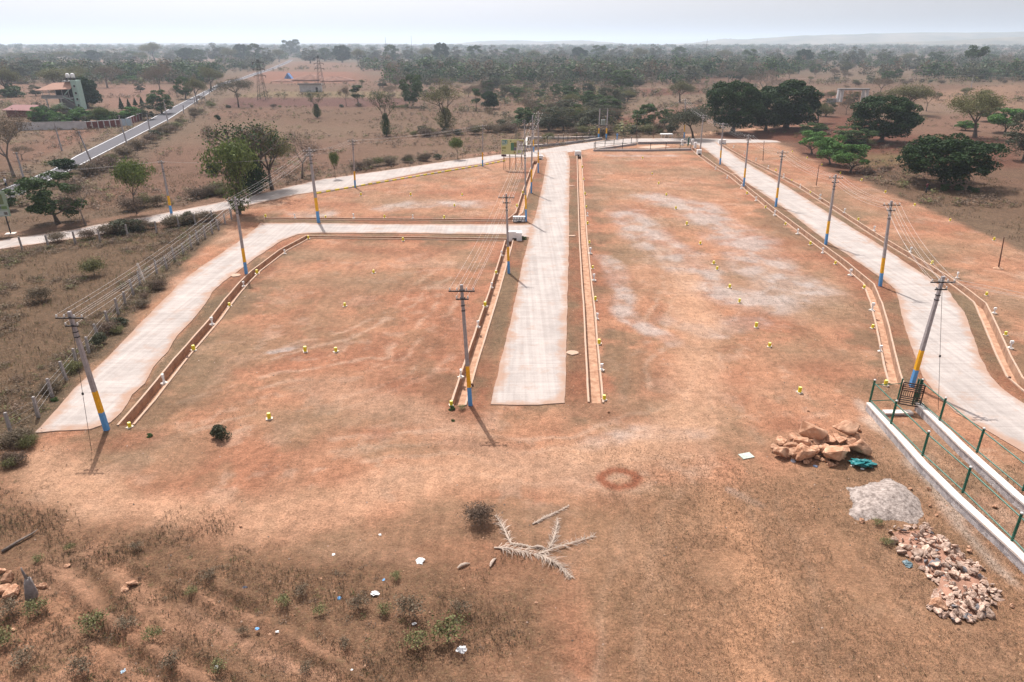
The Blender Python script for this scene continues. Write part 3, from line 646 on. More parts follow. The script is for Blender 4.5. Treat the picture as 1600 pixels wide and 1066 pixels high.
def guy(key_base, top, bot, label):
    b = g(*bot); mb = MB(); tp = Vector(top); mb.tube([(0, 0, 0), tp - Vector(b)], .012, 4); t = empty('stay_wire', b, label, 'stay wire', 'pole stay wires'); mb.obj('cable', M['iron'], t)
    mi = MB(); m_ = (tp - Vector(b)) * .45; mi.lathe([(.03, -.08), (.06, -.05), (.06, .05), (.03, .08)], 8, m_); mi.obj('insulator', M['iron'], t)
guy('a1', top_at(112, 505, g(167, 672)[1] - .1), (143, 704), 'stay wire of the leaning left pole, dropping onto the near soil')
guy('d1', top_at(1472, 455, g(1424, 604)[1]), (1466, 640), 'stay wire of the gate pole, dropping beside the right road')

# transformer on two poles
tb = g(935, 218); tr = empty('pole_transformer', tb, 'pole mounted transformer on two banded poles at the far edge', 'transformer')
x2 = g(947, 218)[0] - tb[0]; zt = top_at(935, 170, tb[1])[2]
for x in (0, x2):
    mb = MB(); mb.box((x, 0, zt * .09), (.34, .34, zt * .2)); mb.obj('blue_band', M['blue'], tr); mb = MB(); mb.box((x, 0, zt * .28), (.3, .3, zt * .18)); mb.obj('yellow_band', M['yellow'], tr); mb = MB(); mb.box((x, 0, zt * .685), (.24, .24, zt * .63)); mb.obj('post', M['pole'], tr)
mb = MB(); mb.box((x2 / 2, 0, zt * .97), (x2 + .8, .12, .12)); mb.box((x2 / 2, 0, zt * .8), (x2 + .4, .12, .12)); mb.box((x2 / 2, 0, zt * .46), (x2 + .4, .5, .14)); mb.obj('cross_beam', M['iron'], tr)
mb = MB(); mb.box((x2 / 2, -.1, zt * .46 + .75), (.95, .8, 1.2)); 
for k in range(7): mb.box((x2 / 2 - .39 + k * .13, -.56, zt * .46 + .72), (.03, .14, .9))
tk = mb.obj('tank', mat('transformer_grey', (.30, .33, .30), .6), tr)
for k in (-1, 0, 1):
    mb = MB(); mb.lathe([(.03, 0), (.08, .03), (.04, .08), (.08, .13), (.04, .18), (.07, .23), (.02, .3)], 8, (x2 / 2 + k * .25, -.1, zt * .46 + 1.35)); mb.obj('bushing', M['rust'], tk)

# thin iron stakes
for i, (ba, to, lab) in enumerate([((1192,253),(1194,220),'thin rusty stake standing in the far right strip'), ((1275,292),(1280,258),'thin rusty stake in the right strip before the mango bushes'), ((1560,420),(1569,371),'thin rusty stake with a soil mound at the right edge'), ((994,224),(996,176),'bare thin post rising from the fenced triangle'), ((1021,217),(1023,172),'dark thin post behind the fenced triangle')]):
    b = g(*ba); Tt = top_at(*to, b[1]); t = empty('iron_stake', b, lab, 'stake', 'thin stakes'); mb = MB(); mb.tube([(0, 0, -.1), (Tt[0] - b[0], 0, Tt[2])], [.07, .045], 6); mb.obj('rod', M['rust'], t)
    mb = MB(); mb.lathe([(.55, -.05), (.42, .06), (.2, .16), (.08, .2)], 12); mb.obj('soil_mound', M['drain_floor'], t, True)

# ------------------------------------------------------------------ plot marker stones
ym = MB(); ym.lathe([(.125, -.05), (.125, .40), (.115, .42)], 12); ymesh = ym.mesh('marker_body', M['stone_yellow'])
ytop = MB(); ytop.lathe([(.112, .421), (.108, .432)], 12); ytopm = ytop.mesh('marker_cap', mat('pale_lemon_paint', (.80, .72, .25), .6))
yb = MB(); yb.box((0, 0, .02), (.44, .32, .09), .2); ybm = yb.mesh('marker_pad', M['white_dusty'])
wp = MB(); wp.box((0, 0, .30), (.10, .10, .62)); wp.box((.0, 0, .58), (.24, .12, .22), .5); wpm = wp.mesh('marker_body', M['white'])
wb = MB(); wb.box((0, 0, .035), (.42, .34, .11), -.3); wbm = wb.mesh('marker_pad', M['white_dusty'])
wb2 = MB(); wb2.box((0, 0, .11), (.2, .16, .08), .2); wbm2 = wb2.mesh('marker_collar', M['white'])
def marker_proto(kind):
    e = empty(kind, (0, 0, 0), None, 'plot marker'); CH[e] = []
    for nm, me in ((('marker_body', ymesh), ('marker_cap', ytopm), ('marker_pad', ybm)) if kind == 'yellow_marker_stone' else (('marker_body', wpm), ('marker_pad', wbm), ('marker_collar', wbm2))):
        CH[e].append(link(nm, me, e))
    return e
YP = marker_proto('yellow_marker_stone'); WP = marker_proto('white_marker_post'); used = {YP: False, WP: False}
def marks(kind, pts, where, group):
    P_ = YP if kind == 'yellow' else WP
    pts = sorted(pts, key=lambda p: -p[1])
    for i, (px, py) in enumerate(pts):
        e = P_ if not used[P_] else copy_tree(P_); used[P_] = True
        q = g(px, py); e.location = q; e.rotation_euler = (random.uniform(-.05, .05), random.uniform(-.05, .05), random.uniform(0, 6.28))
        s = random.uniform(.76, 1.02); e.scale = (s, s, s * random.uniform(.9, 1.1))
        base = 'round yellow marker stone' if kind == 'yellow' else 'white marker post'
        o = ORD[i] if i < 20 else 'farthest'
        if i == len(pts) - 1 and i > 0: o = 'farthest'
        lab = f'{base} {where}' + (f', {o} from the camera' if i else ', nearest the camera') if len(pts) > 1 else f'{base} {where}'
        lab = lab.replace('farthest from the camera', 'farthest from the camera').replace('  ', ' ')
        tag(e, lab, 'plot marker', group)
GY = 'yellow plot marker stones'; GW = 'white plot marker posts'
marks('yellow', [(539,479),(477,550),(525,550),(584,427),(421,655)], 'in the open left plot', GY)
marks('yellow', [(203,668),(303,548),(359,479),(402,428),(482,374)], 'beside the left road drain', GY)
marks('yellow', [(705,634),(734,602),(758,479),(775,428),(630,377)], 'on the right rim of the left plot', GY)
marks('yellow', [(415,340),(509,341),(601,341),(694,342),(564,306),(642,306),(722,306),(710,323)], 'in the upper left plot', GY)
marks('yellow', [(817,303),(808,324)], 'by the upper middle road', GY)
marks('yellow', [(921,381),(926,420),(918,351),(916,325),(914,305),(912,282),(910,263),(930,470),(936,538),(944,625)], 'right of the middle road', GY)
marks('yellow', [(1115,413),(1120,422),(1140,450),(1155,473),(1181,512),(1202,542),(1249,614),(1094,382),(1073,352),(1056,327),(1041,306),(1029,288),(1019,273),(1004,248)], 'inside the large right plot', GY)
marks('yellow', [(1350,451),(1305,413),(1266,383),(1227,352),(1196,326),(1167,304),(1363,513),(1383,603)], 'on the right plot drain rim', GY)
marks('yellow', [(1541,462),(1456,413),(1341,345),(1266,302),(1237,283),(1212,268),(1299,319),(1571,524),(1604,592)], 'beyond the outer drain', GY)
marks('yellow', [(1553,376),(1484,346),(1429,322),(1383,302),(1346,283),(1313,272),(1284,259),(1261,248),(1238,238)], 'along the outer edge of the right strip', GY)
marks('white', [(257,600),(332,508),(381,448),(445,397)], 'beside the left road drain', GW)
marks('white', [(720,590),(747,512),(768,450),(784,400)], 'left of the middle road', GW)
marks('white', [(461,341),(553,341.5),(645,342)], 'beside the upper left plot', GW)
marks('white', [(928,439),(933,499),(940,579),(922,397),(918,338)], 'right of the middle road', GW)
marks('white', [(1328,431),(1285,396),(1246,366),(1210,337),(1181,314),(1158,295),(1136,279),(1118,265),(1362,486),(1375,550)], 'beside the right plot drain', GW)
marks('white', [(1553,490),(1495,435),(1422,394),(1365,361),(1319,333),(1281,311),(1250,293),(1224,278),(1200,264),(1181,251),(1163,241),(1146,231),(1578,545)], 'beyond the outer drain', GW)
for i, (px, py) in enumerate([(293,560), (738,603), (1577,592), (1418,402)]):
    mb = MB(); mb.lathe([(.09, -.05), (.09, .15), (.06, .17)], 8); tag(mb.obj('drain_outlet', M['rust'], None, False, g(px, py)), ['short grey pipe stub beside the left road drain', 'pipe stub on the left rim of the middle drain', 'short pipe stub on the verge of the right road', 'pipe stub on the outer drain of the right road'][i], 'pipe stub', 'pipe stubs')

# ------------------------------------------------------------------ culvert head blocks
def block(px, py, d, label, painted=False, step=False):
    q = g(px, py); t = empty('culvert_block', q, label, 'culvert block', 'white culvert blocks')
    mb = MB(); mb.box((0, 0, d[2] / 2 - .1), (d[0], d[1], d[2] + .2)); body = mb.obj('body', M['white'], t)
    if step: mb = MB(); mb.box((d[0] * .32, -d[1] * .5 - .25, d[2] * .5 - .1), (d[0] * .36, .5, d[2] + .2)); mb.obj('step', M['white'], t)
    if painted:
        mb = MB()
        for r in range(2):
            for c in range(5): mb.box((-d[0] / 2 + (c + .25 * (r + 1)) * d[0] / 4.6, -d[1] / 2 - .006, d[2] * (.25 + .45 * r)), (.06, .012, d[2] * .38))
        mb.box((0, -d[1] / 2 - .004, d[2] * .5), (d[0], .008, .05)); mb.box((0, -d[1] / 2 - .004, d[2] * .05), (d[0], .008, .07)); mb.obj('painted_joints', M['iron'], t)
    mb = MB(); mb.box((0, -d[1] / 2 - .01, .02), (.5, .04, .35)); mb.obj('outlet', M['iron'], t)
block(811, 347, (1.6, .45, .75), 'white culvert block with black painted brick joints at the side road corner', True)
block(804, 374, (1.7, .5, .95), 'plain white stepped culvert block below the side road', False, True)
block(903, 243, (1.3, .7, .9), 'white culvert block at the top of the middle drain')
block(844, 249, (1.0, .7, .8), 'small white block beside the top of the middle road')
block(1092, 241, (.9, .7, .9), 'white block at the foot of the dark corner pole')
block(1128, 225, (1.6, .7, 1.0), 'white culvert block at the far end of the outer drain')

# ------------------------------------------------------------------ fenced enclosure on the right
def masonry_mat():
    m = bpy.data.materials.new('rubble_masonry'); m.use_nodes = True; t = m.node_tree; N = t.nodes; L = t.links; b = N['Principled BSDF']; b.inputs['Roughness'].default_value = .9
    tc = N.new('ShaderNodeTexCoord'); vo = N.new('ShaderNodeTexVoronoi'); vo.inputs['Scale'].default_value = 4; vo.feature = 'F1'; L.new(tc.outputs['Object'], vo.inputs['Vector'])
    ve = N.new('ShaderNodeTexVoronoi'); ve.feature = 'DISTANCE_TO_EDGE'; ve.inputs['Scale'].default_value = 4; L.new(tc.outputs['Object'], ve.inputs['Vector'])
    r = N.new('ShaderNodeValToRGB'); r.color_ramp.elements[0].color = (.30, .28, .29, 1); r.color_ramp.elements[1].color = (.52, .49, .49, 1)
    sp = N.new('ShaderNodeSeparateColor'); L.new(vo.outputs['Color'], sp.inputs[0]); L.new(sp.outputs[0], r.inputs['Fac'])
    mr = N.new('ShaderNodeMapRange'); mr.inputs['From Max'].default_value = .05; L.new(ve.outputs['Distance'], mr.inputs['Value'])
    mx = N.new('ShaderNodeMix'); mx.data_type = 'RGBA'; L.new(mr.outputs[0], mx.inputs['Factor']); mx.inputs[6].default_value = (.62, .56, .52, 1); L.new(r.outputs[0], mx.inputs[7]); L.new(mx.outputs[2], b.inputs['Base Color'])
    bn = N.new('ShaderNodeBump'); bn.inputs['Strength'].default_value = .6; bn.inputs['Distance'].default_value = .04; L.new(mr.outputs[0], bn.inputs['Height']); L.new(bn.outputs[0], b.inputs['Normal'])
    return m
M['masonry'] = masonry_mat()
WH = .55
def low_wall(line, label, capw=.42, wh=WH, name='low_wall', bodym='masonry', body_w=None):
    t = empty(name, (line[0][0], line[0][1], 0), label, 'wall'); ox, oy = line[0]; bw = body_w or capw - .08
    def ext(w_, z0, z1, m, nm):
        a = offset_line(line, w_ / 2); b = offset_line(line, -w_ / 2); n = len(line); mb = MB()
        vs = []
        for i in range(n): vs += [(a[i][0] - ox, a[i][1] - oy, z0), (a[i][0] - ox, a[i][1] - oy, z1), (b[i][0] - ox, b[i][1] - oy, z1), (b[i][0] - ox, b[i][1] - oy, z0)]
        fs = [(i * 4 + k, i * 4 + (k + 1) % 4, i * 4 + 4 + (k + 1) % 4, i * 4 + 4 + k) for i in range(n - 1) for k in range(4)] + [(3, 2, 1, 0), tuple((n - 1) * 4 + k for k in range(4))]
        mb.add(vs, fs); return mb.obj(nm, m, t)
    ext(bw, -.2, wh - .10, M[bodym], 'wall_body'); ext(capw, wh - .10, wh, M['cap'], 'wall_cap')
    return t
def G(px, py, z=WH): return g(px, py, z)
L1 = [G(1359, 629)[:2], G(1442, 726)[:2], G(1497, 771)[:2], G(1593, 868)[:2], G(1860, 1138)[:2]]
def straight(a, b, n): return [(a[0] + (b[0] - a[0]) * i / n, a[1] + (b[1] - a[1]) * i / n) for i in range(n + 1)]
A0, A1 = L1[0], L1[-1]; B0, B1 = G(1436, 629)[:2], G(1960, 1082)[:2]
low_wall([A0, G(1442, 722)[:2], G(1497, 776)[:2], G(1598, 868)[:2], A1], 'low stone wall with white cap at the right edge, nearer of the two')
low_wall([B0, G(1505, 697)[:2], G(1590, 773)[:2], B1], 'low stone wall with white cap beside the right road, farther of the two')
low_wall([G(1381, 643, .2)[:2], G(1425, 643, .2)[:2]], 'short white step between the two low walls below the gate', .45, .2, 'threshold')
def rail_fence(posts, label, gate_at=None, ph=1.5, r=.048, z0=WH, extra=None, m='green', name='rail_fence'):
    t = empty(name, (posts[0][0], posts[0][1], z0), label, 'fence'); o = Vector((posts[0][0], posts[0][1], 0))
    P = [Vector((p[0], p[1], 0)) - o for p in posts]
    for p in P:
        mb = MB(); mb.tube([p, p + Vector((0, 0, ph))], r * 1.35, 8); q = mb.obj('post', M[m], t)
        mb = MB(); mb.lathe([(r * 1.45, 0), (r * 1.45, .05), (r * .6, .08)], 8, p + Vector((0, 0, ph))); mb.obj('post_cap', M['porcelain'], q)
    for a, b in zip(P[:-1], P[1:]):
        for hh in (.12, ph * .88):
            mb = MB(); mb.tube([a + Vector((0, 0, hh)), b + Vector((0, 0, hh))], r * .8, 6, False); mb.obj('rail', M[m], t)
    return t
rail_fence([G(1359,628)[:2], G(1392,662)[:2], G(1441,712)[:2], G(1504,770)[:2], G(1581,845)[:2], G(1690,960)[:2], G(1850,1128)[:2]], 'green pipe fence on the nearer low wall at the right edge')
rail_fence([G(1433,627)[:2], G(1468,657)[:2], G(1526,707)[:2], G(1598,767)[:2], G(1690,850)[:2], G(1800,947)[:2], G(1950,1073)[:2]], 'green pipe fence on the farther low wall beside the right road')
p0 = G(1359, 628, 0); pg = g(1401, 641); pe = g(1434, 643)
cf = empty('rail_fence', (G(1359,628)[0] , G(1359,628)[1], 0), 'short green rail closing the gap left of the brown gate', 'fence')
o = Vector(cf.location); q1 = Vector((G(1359,628)[0], G(1359,628)[1], 0)) - o; q2 = Vector((G(1400,634,.2)[0], G(1400,634,.2)[1], 0)) - o
for hh in (.62, 1.75): mb = MB(); mb.tube([q1 + Vector((.05, 0, hh)), q2 + Vector((0, 0, hh))], .03, 6); mb.obj('rail', M['green'], cf)
mb = MB(); mb.tube([q2, q2 + Vector((0, 0, 2.1))], .05, 8); mb.obj('gate_post', M['green'], cf)
for dx in (-.16, .0):
    pp = Vector((G(1431,627)[0] + dx, G(1431,627)[1], .3)) - o; mb = MB(); mb.tube([pp, pp + Vector((0, 0, 1.8))], .06, 8); mb.obj('gate_post', M['green'], cf)
# brown slatted gate, standing ajar
gb = o + q2 + Vector((.1, -.05, .35)); gt = empty('slatted_gate', gb, 'dark brown slatted metal gate standing ajar between green posts', 'gate', rz=R(-24))
W_, H_ = 1.15, 1.55
mb = MB()
for x in (0, W_): mb.box((x, 0, H_ / 2), (.07, .05, H_))
for z in (.035, H_ - .035): mb.box((W_ / 2, 0, z), (W_ - .07, .046, .07))
mb.obj('gate_frame', M['gate'], gt)
mb = MB()
for z in (.20, .34, .48, .60, 1.0, 1.12, 1.25, 1.38): mb.box((W_ / 2, 0, z), (W_ - .07, .03, .055))
mb.obj('horizontal_bars', M['gate'], gt)
mb = MB()
for k in range(9): mb.box((.12 + k * (W_ - .24) / 8, .0, .80), (.035, .025, .36))
mb.obj('vertical_bars', M['gate'], gt)
mb = MB(); mb.tube([(-.02, 0, .25), (-.02, 0, .4)], .03, 6); mb.tube([(-.02, 0, 1.15), (-.02, 0, 1.3)], .03, 6); mb.obj('hinge', M['iron'], gt)

# fenced triangle at the far end of the right plot + enclosure left of it
tri = [g2((927,236)), g2((1018,236)), g2((1078,235.5))]
low_wall([g2((927,236.5)), g2((1016,236.5)), g2((1080,235))], 'low white capped wall along the far edge of the right plot', .35, .45, 'low_wall', 'pole')
low_wall([g2((932,235)), g2((994,226.5))], 'slanting low wall on the road side of the fenced triangle', .35, .45, 'low_wall', 'pole')
low_wall([g2((997,225.5)), g2((1072,224.5))], 'low wall at the back of the fenced triangle', .35, .6, 'low_wall', 'pole')
rail_fence([g2(p) for p in ((928,236.5),(972,236.5),(1016,236.5),(1040,236),(1062,235.5),(1079,235))], 'thin dark fence on the wall facing the right plot', ph=1.4, z0=.45, m='iron')
rail_fence([g2(p) for p in ((930,235),(945,233),(959,231),(973,229),(986,227.5),(996,226))], 'thin dark fence on the slanting wall of the triangle', ph=1.4, z0=.45, m='iron')
low_wall([g2((822,231)), g2((872,227)), g2((900,223.5)), g2((940,218))], 'white capped low wall of the far enclosure beside the approach road', .35, .5, 'low_wall', 'pole')
low_wall([g2((823,217)), g2((880,217.5)), g2((930,216))], 'white capped back wall of the far enclosure', .35, .5, 'low_wall', 'pole')
low_wall([g2((822,230.5)), g2((823,217.5))], 'short white end wall of the far enclosure', .4, .5, 'low_wall', 'pole')
rail_fence([g2(p) for p in ((855,228.5),(872,227),(880,226),(887,225),(901,223.5),(920,220.5),(938,218))], 'dark posts of the far enclosure fence', ph=1.9, z0=.4, m='iron')
sheet('sand_bed', [g2(p) for p in ((995,230.5),(1020,227.5),(1035,226.5),(1047,229.5),(1018,232.5))], .03, M['render'], .8, .1, .1)
bn_ = g(1041, 215.5); t = empty('stone_bench', bn_, 'low white slab on short legs beyond the fenced triangle', 'bench')
mb = MB(); mb.box((0, 0, .9), (3.0, 1.3, .18)); mb.obj('slab', M['white'], t)
for x in (-1.3, -.45, .45, 1.3): mb = MB(); mb.box((x, -.5, .4), (.2, .2, .82)); mb.obj('leg', M['white_dusty'], t)
gq = g(1077, 230); t = empty('entrance_gate', gq, 'small dark gate with white pillars at the corner of the fenced triangle', 'gate')
for x, y in ((-.9, 3.2), (.9, -1.5), (1.6, 4)): mb = MB(); mb.box((x, y, .6), (.5, .5, 1.3)); mb.obj('pillar', M['white'], t)
mb = MB()
for k in range(8): mb.box((-.2 + k * .13, 1.0 + k * .35, 1.0), (.04, .04, 1.9))
mb.box((.25, 2.2, 1.9), (.06, 2.9, .06), -.35); mb.box((.25, 2.2, .15), (.06, 2.9, .06), -.35); mb.obj('gate_leaf', M['green'], t)

# stone post fence on the left
FP = [(17,676),(60,652),(82,620),(104,594),(121,572),(139,552),(155,530),(170,510),(185,492),(196,477),(209,461),(220,447),(227,442),(245,427),(261,421),(274,408),(287,398),(299,388),(310,380),(321,372),(332,365),(342,359),(352,350),(362,343)]
fw = [g(*p) for p in FP]; ft = empty('wire_fence', fw[0], 'stone post and wire fence between the dry field and the left road', 'fence')
for i, p in enumerate(fw):
    mb = MB(); h = 1.35 + random.uniform(-.15, .2); b = Vector(p) - Vector(fw[0]); lean = Vector((random.uniform(-.1, .1), random.uniform(-.08, .08), h))
    if i == 12: lean = Vector((-.45, .2, 1.9))
    mb.tube([b - Vector((0, 0, .2)), b + lean], [.12, .10], 4); mb.obj('post', M['granite'] if i != 12 else M['white_dusty'], ft)
for hh in (.35, .75, 1.1):
    mb = MB(); mb.tube([Vector(p) - Vector(fw[0]) + Vector((0, 0, hh + random.uniform(-.03, .03))) for p in fw], .008, 3, False); mb.obj('wire', M['wire'], ft)
FP2 = [(35,390),(76,387),(118,381),(157,378),(200,370),(245,364),(280,357),(306,352),(332,346),(362,343)]
fw = [g(*p) for p in FP2]; ft = empty('wire_fence', fw[0], 'line of stone fence posts along the near side of the approach road', 'fence')
for p in fw:
    mb = MB(); b = Vector(p) - Vector(fw[0]); mb.tube([b, b + Vector((random.uniform(-.06, .06), 0, 1.45))], [.12, .10], 4); mb.obj('post', M['granite'], ft)

# ------------------------------------------------------------------ billboard and sign
def board_mat(c): return mat('print', c, .5, .06, 8)
bx = g(803, 266); bt = empty('billboard', bx, 'pale green billboard on iron legs where the roads meet', 'billboard', rz=R(-8))
TL = top_at(783, 218, bx[1]); TRr = top_at(819, 221, bx[1]); BLz = top_at(801, 241.5, bx[1])[2]
Wd = TRr[0] - TL[0]; Hb = TL[2] - BLz; cx = (TL[0] + TRr[0]) / 2 - bx[0]
mb = MB(); mb.box((cx, 0, BLz + Hb / 2), (Wd, .08, Hb)); mb.obj('panel', board_mat((.52, .55, .27)), bt)
def pr(u0, v0, u1, v1, c, nm='print_patch', k=0):
    mb = MB(); mb.box((cx - Wd / 2 + (u0 + u1) / 2 * Wd, -.046 - k * .006, BLz + Hb * (v0 + v1) / 2), ((u1 - u0) * Wd, .01, (v1 - v0) * Hb)); return mb.obj(nm, board_mat(c), bt)
pr(.68, .02, .97, .92, (.50, .49, .48)); pr(.02, .68, .27, .95, (.10, .26, .25)); pr(.03, .60, .22, .655, (.25, .40, .36)); pr(.04, .36, .2, .50, (.25, .28, .1)); pr(.42, .26, .56, .78, (.07, .20, .12)); pr(.56, .50, .68, .80, (.16, .16, .05)); pr(.56, .26, .66, .48, (.15, .14, .2)); pr(.40, .84, .44, .92, (.03, .04, .03)); pr(.80, .80, .97, .95, (.55, .38, .08)); pr(.76, .70, .92, .74, (.2, .2, .2)); pr(.72, .10, .9, .3, (.4, .46, .2), k=1); pr(.55, .08, .62, .2, (.3, .2, .1)); pr(.03, .22, .09, .28, (.15, .12, .1)); pr(.12, .19, .2, .24, (.3, .3, .2))
tx = bpy.data.curves.new('lettering', 'FONT'); tx.body = 'BLJ'; tx.size = Hb * .26; tx.extrude = .004; txo = bpy.data.objects.new('tmp', tx); COL.objects.link(txo)
dg = bpy.context.evaluated_depsgraph_get(); me = bpy.data.meshes.new_from_object(txo.evaluated_get(dg)); bpy.data.objects.remove(txo)
me.materials.clear(); me.materials.append(board_mat((.6, .66, .6))); lt = link('lettering', me, bt); lt.rotation_euler = (R(90), 0, 0); lt.location = (cx - Wd * .47, -.058, BLz + Hb * .73)
mb = MB(); mb.box((cx - Wd * .39, 0, BLz - .22), (Wd * .22, .07, .36)); mb.obj('lower_panel', board_mat((.09, .05, .06)), bt)
mb = MB()
for u in (.1, .36, .62, .88):
    x = cx - Wd / 2 + u * Wd; mb.box((x, .09, (BLz + Hb) / 2), (.08, .08, BLz + Hb)); mb.tube([(x, .1, BLz + .6), (x + .1, 1.5, 0)], .035, 4)
mb.box((cx, .09, BLz - .4), (Wd * .85, .05, .06)); mb.obj('leg_frame', M['rust'], bt)
sb = g(20, 366); st = empty('roadside_sign', sb, 'green and grey printed sign board on a dark post at the left edge', 'sign', rz=R(20))
tl = top_at(15, 300, sb[1]); br = top_at(24, 338, sb[1]); sw = 3.6; sh = tl[2] - br[2]
mb = MB(); mb.box((-sw / 2 + .4, 0, br[2] + sh / 2), (sw, .07, sh)); mb.obj('panel', board_mat((.26, .33, .24)), st)
for u0, v0, u1, v1, c in ((.05, .5, .9, .9, (.14, .17, .08)), (.1, .28, .8, .5, (.32, .35, .36)), (.3, .02, .95, .24, (.36, .40, .38)), (.55, .3, .95, .42, (.12, .2, .07)), (.82, .06, .92, .18, (.12, .08, .05))):
    mb = MB(); mb.box((-sw + .4 + (u0 + u1) / 2 * sw, -.041, br[2] + sh * (v0 + v1) / 2), ((u1 - u0) * sw, .01, (v1 - v0) * sh)); mb.obj('print_patch', board_mat(c), st)
mb = MB(); mb.box((-.2, .08, br[2] / 2 + .6), (.12, .12, br[2] + 1.3)); mb.obj('post', M['iron'], st)
mb = MB(); mb.box((-.2, .08, .05), (1.1, .9, .14)); mb.obj('footing', M['white_dusty'], st)

# ------------------------------------------------------------------ trees
def grow(rs, H_, trunk, spread, levels=4, kids=3, r0=.3, curl=.35, flat=0.0, lean=0.0):
    segs = []; tips = []
    def rec(p, d, L, r, lv):
        pts = [p]; q = p; dd = d
        for k in range(2):
            dd = (dd + Vector([rs.uniform(-1, 1) * curl * .5 for _ in range(3)])).normalized(); q = q + dd * L / 2; pts.append(q)
        segs.append((pts, r, r * .62, lv))
        if lv >= levels: tips.append(q); return
        if lv >= levels - 2: tips.append(q); tips.append(pts[1])
        n = kids + (rs.random() < .4)
        a0 = rs.uniform(0, 6.28)
        for k in range(n):
            a = a0 + 6.283 * k / n + rs.uniform(-.4, .4); sp = spread * rs.uniform(.6, 1.2)
            perp = Vector((math.cos(a), math.sin(a), 0)); nd = (dd * (1 - sp * .5) + perp * sp + Vector((0, 0, .12 - flat * lv * .1))).normalized()
            rec(q, nd, L * rs.uniform(.62, .82), r * .58, lv + 1)
    rec(Vector((0, 0, 0)), Vector((lean, 0, 1)).normalized(), trunk, r0, 0)
    return segs, tips
def tubes_np(segs, maxlv=9):
    V = []; Fq = []; o = 0
    for pts, ra, rb, lv in segs:
        if lv > maxlv: continue
        n = 6 if lv < 1 else (4 if lv < 3 else 3); t = (pts[-1] - pts[0]).normalized(); up = Vector((0, 0, 1)) if abs(t.z) < .8 else Vector((1, 0, 0)); a = t.cross(up).normalized(); b = a.cross(t)
        for i, p in enumerate(pts):
            r = ra + (rb - ra) * i / (len(pts) - 1)
            if lv == 0 and i == 0: r *= 1.35
            for j in range(n): V.append(p + (a * math.cos(6.283 * j / n) + b * math.sin(6.283 * j / n)) * r)
        for i in range(len(pts) - 1):
            for j in range(n): Fq.append((o + i * n + j, o + i * n + (j + 1) % n, o + (i + 1) * n + (j + 1) % n, o + (i + 1) * n + j))
        o += len(pts) * n
    return np.array([tuple(v) for v in V]), np.array(Fq)
def leaves_np(r_, cen, nrm, size, asp=.55, jit=.7):
    n = len(cen); nr = nrm + r_.normal(0, jit, (n, 3)); nr /= np.linalg.norm(nr, axis=1)[:, None] + 1e-9
    t = r_.normal(0, 1, (n, 3)); t -= nr * (t * nr).sum(1)[:, None]; t /= np.linalg.norm(t, axis=1)[:, None] + 1e-9
    b = np.cross(nr, t); s = (size * r_.uniform(.6, 1.35, n))[:, None]
    V = np.stack([cen + t * s, cen + b * s * asp, cen - t * s, cen - b * s * asp], 1).reshape(-1, 3)
    return V, np.arange(4 * n).reshape(n, 4)
def lobes(r_, n, nlobe, cx, cz, rx, rz, lr, bottom=-.6):
    """leaf points on the shells of many overlapping clumps that fill an uneven dome"""
    d = r_.normal(0, 1, (nlobe, 3)); d /= np.linalg.norm(d, axis=1)[:, None]; d[:, 2] = np.where(d[:, 2] < bottom, -d[:, 2], d[:, 2])
    zz = r_.uniform(bottom, .90, nlobe); aa = r_.uniform(0, 6.283, nlobe); rr = np.sqrt(1 - zz ** 2) * np.sqrt(r_.uniform(.12, .85, nlobe)); c = np.stack([rx * rr * np.cos(aa), rx * rr * np.sin(aa), rz * zz + cz], 1)
    lrad = lr * r_.uniform(.6, 1.35, nlobe)
    k = r_.integers(0, nlobe, n); q = r_.normal(0, 1, (n, 3)); q /= np.linalg.norm(q, axis=1)[:, None]
    q[:, 2] = np.abs(q[:, 2]) * np.where(r_.random(n) < .8, 1, -1)
    p = c[k] + q * (lrad[k] * r_.uniform(.72, 1.08, n))[:, None] * np.array([1, 1, .8])
    return p, q
PROTO = {}
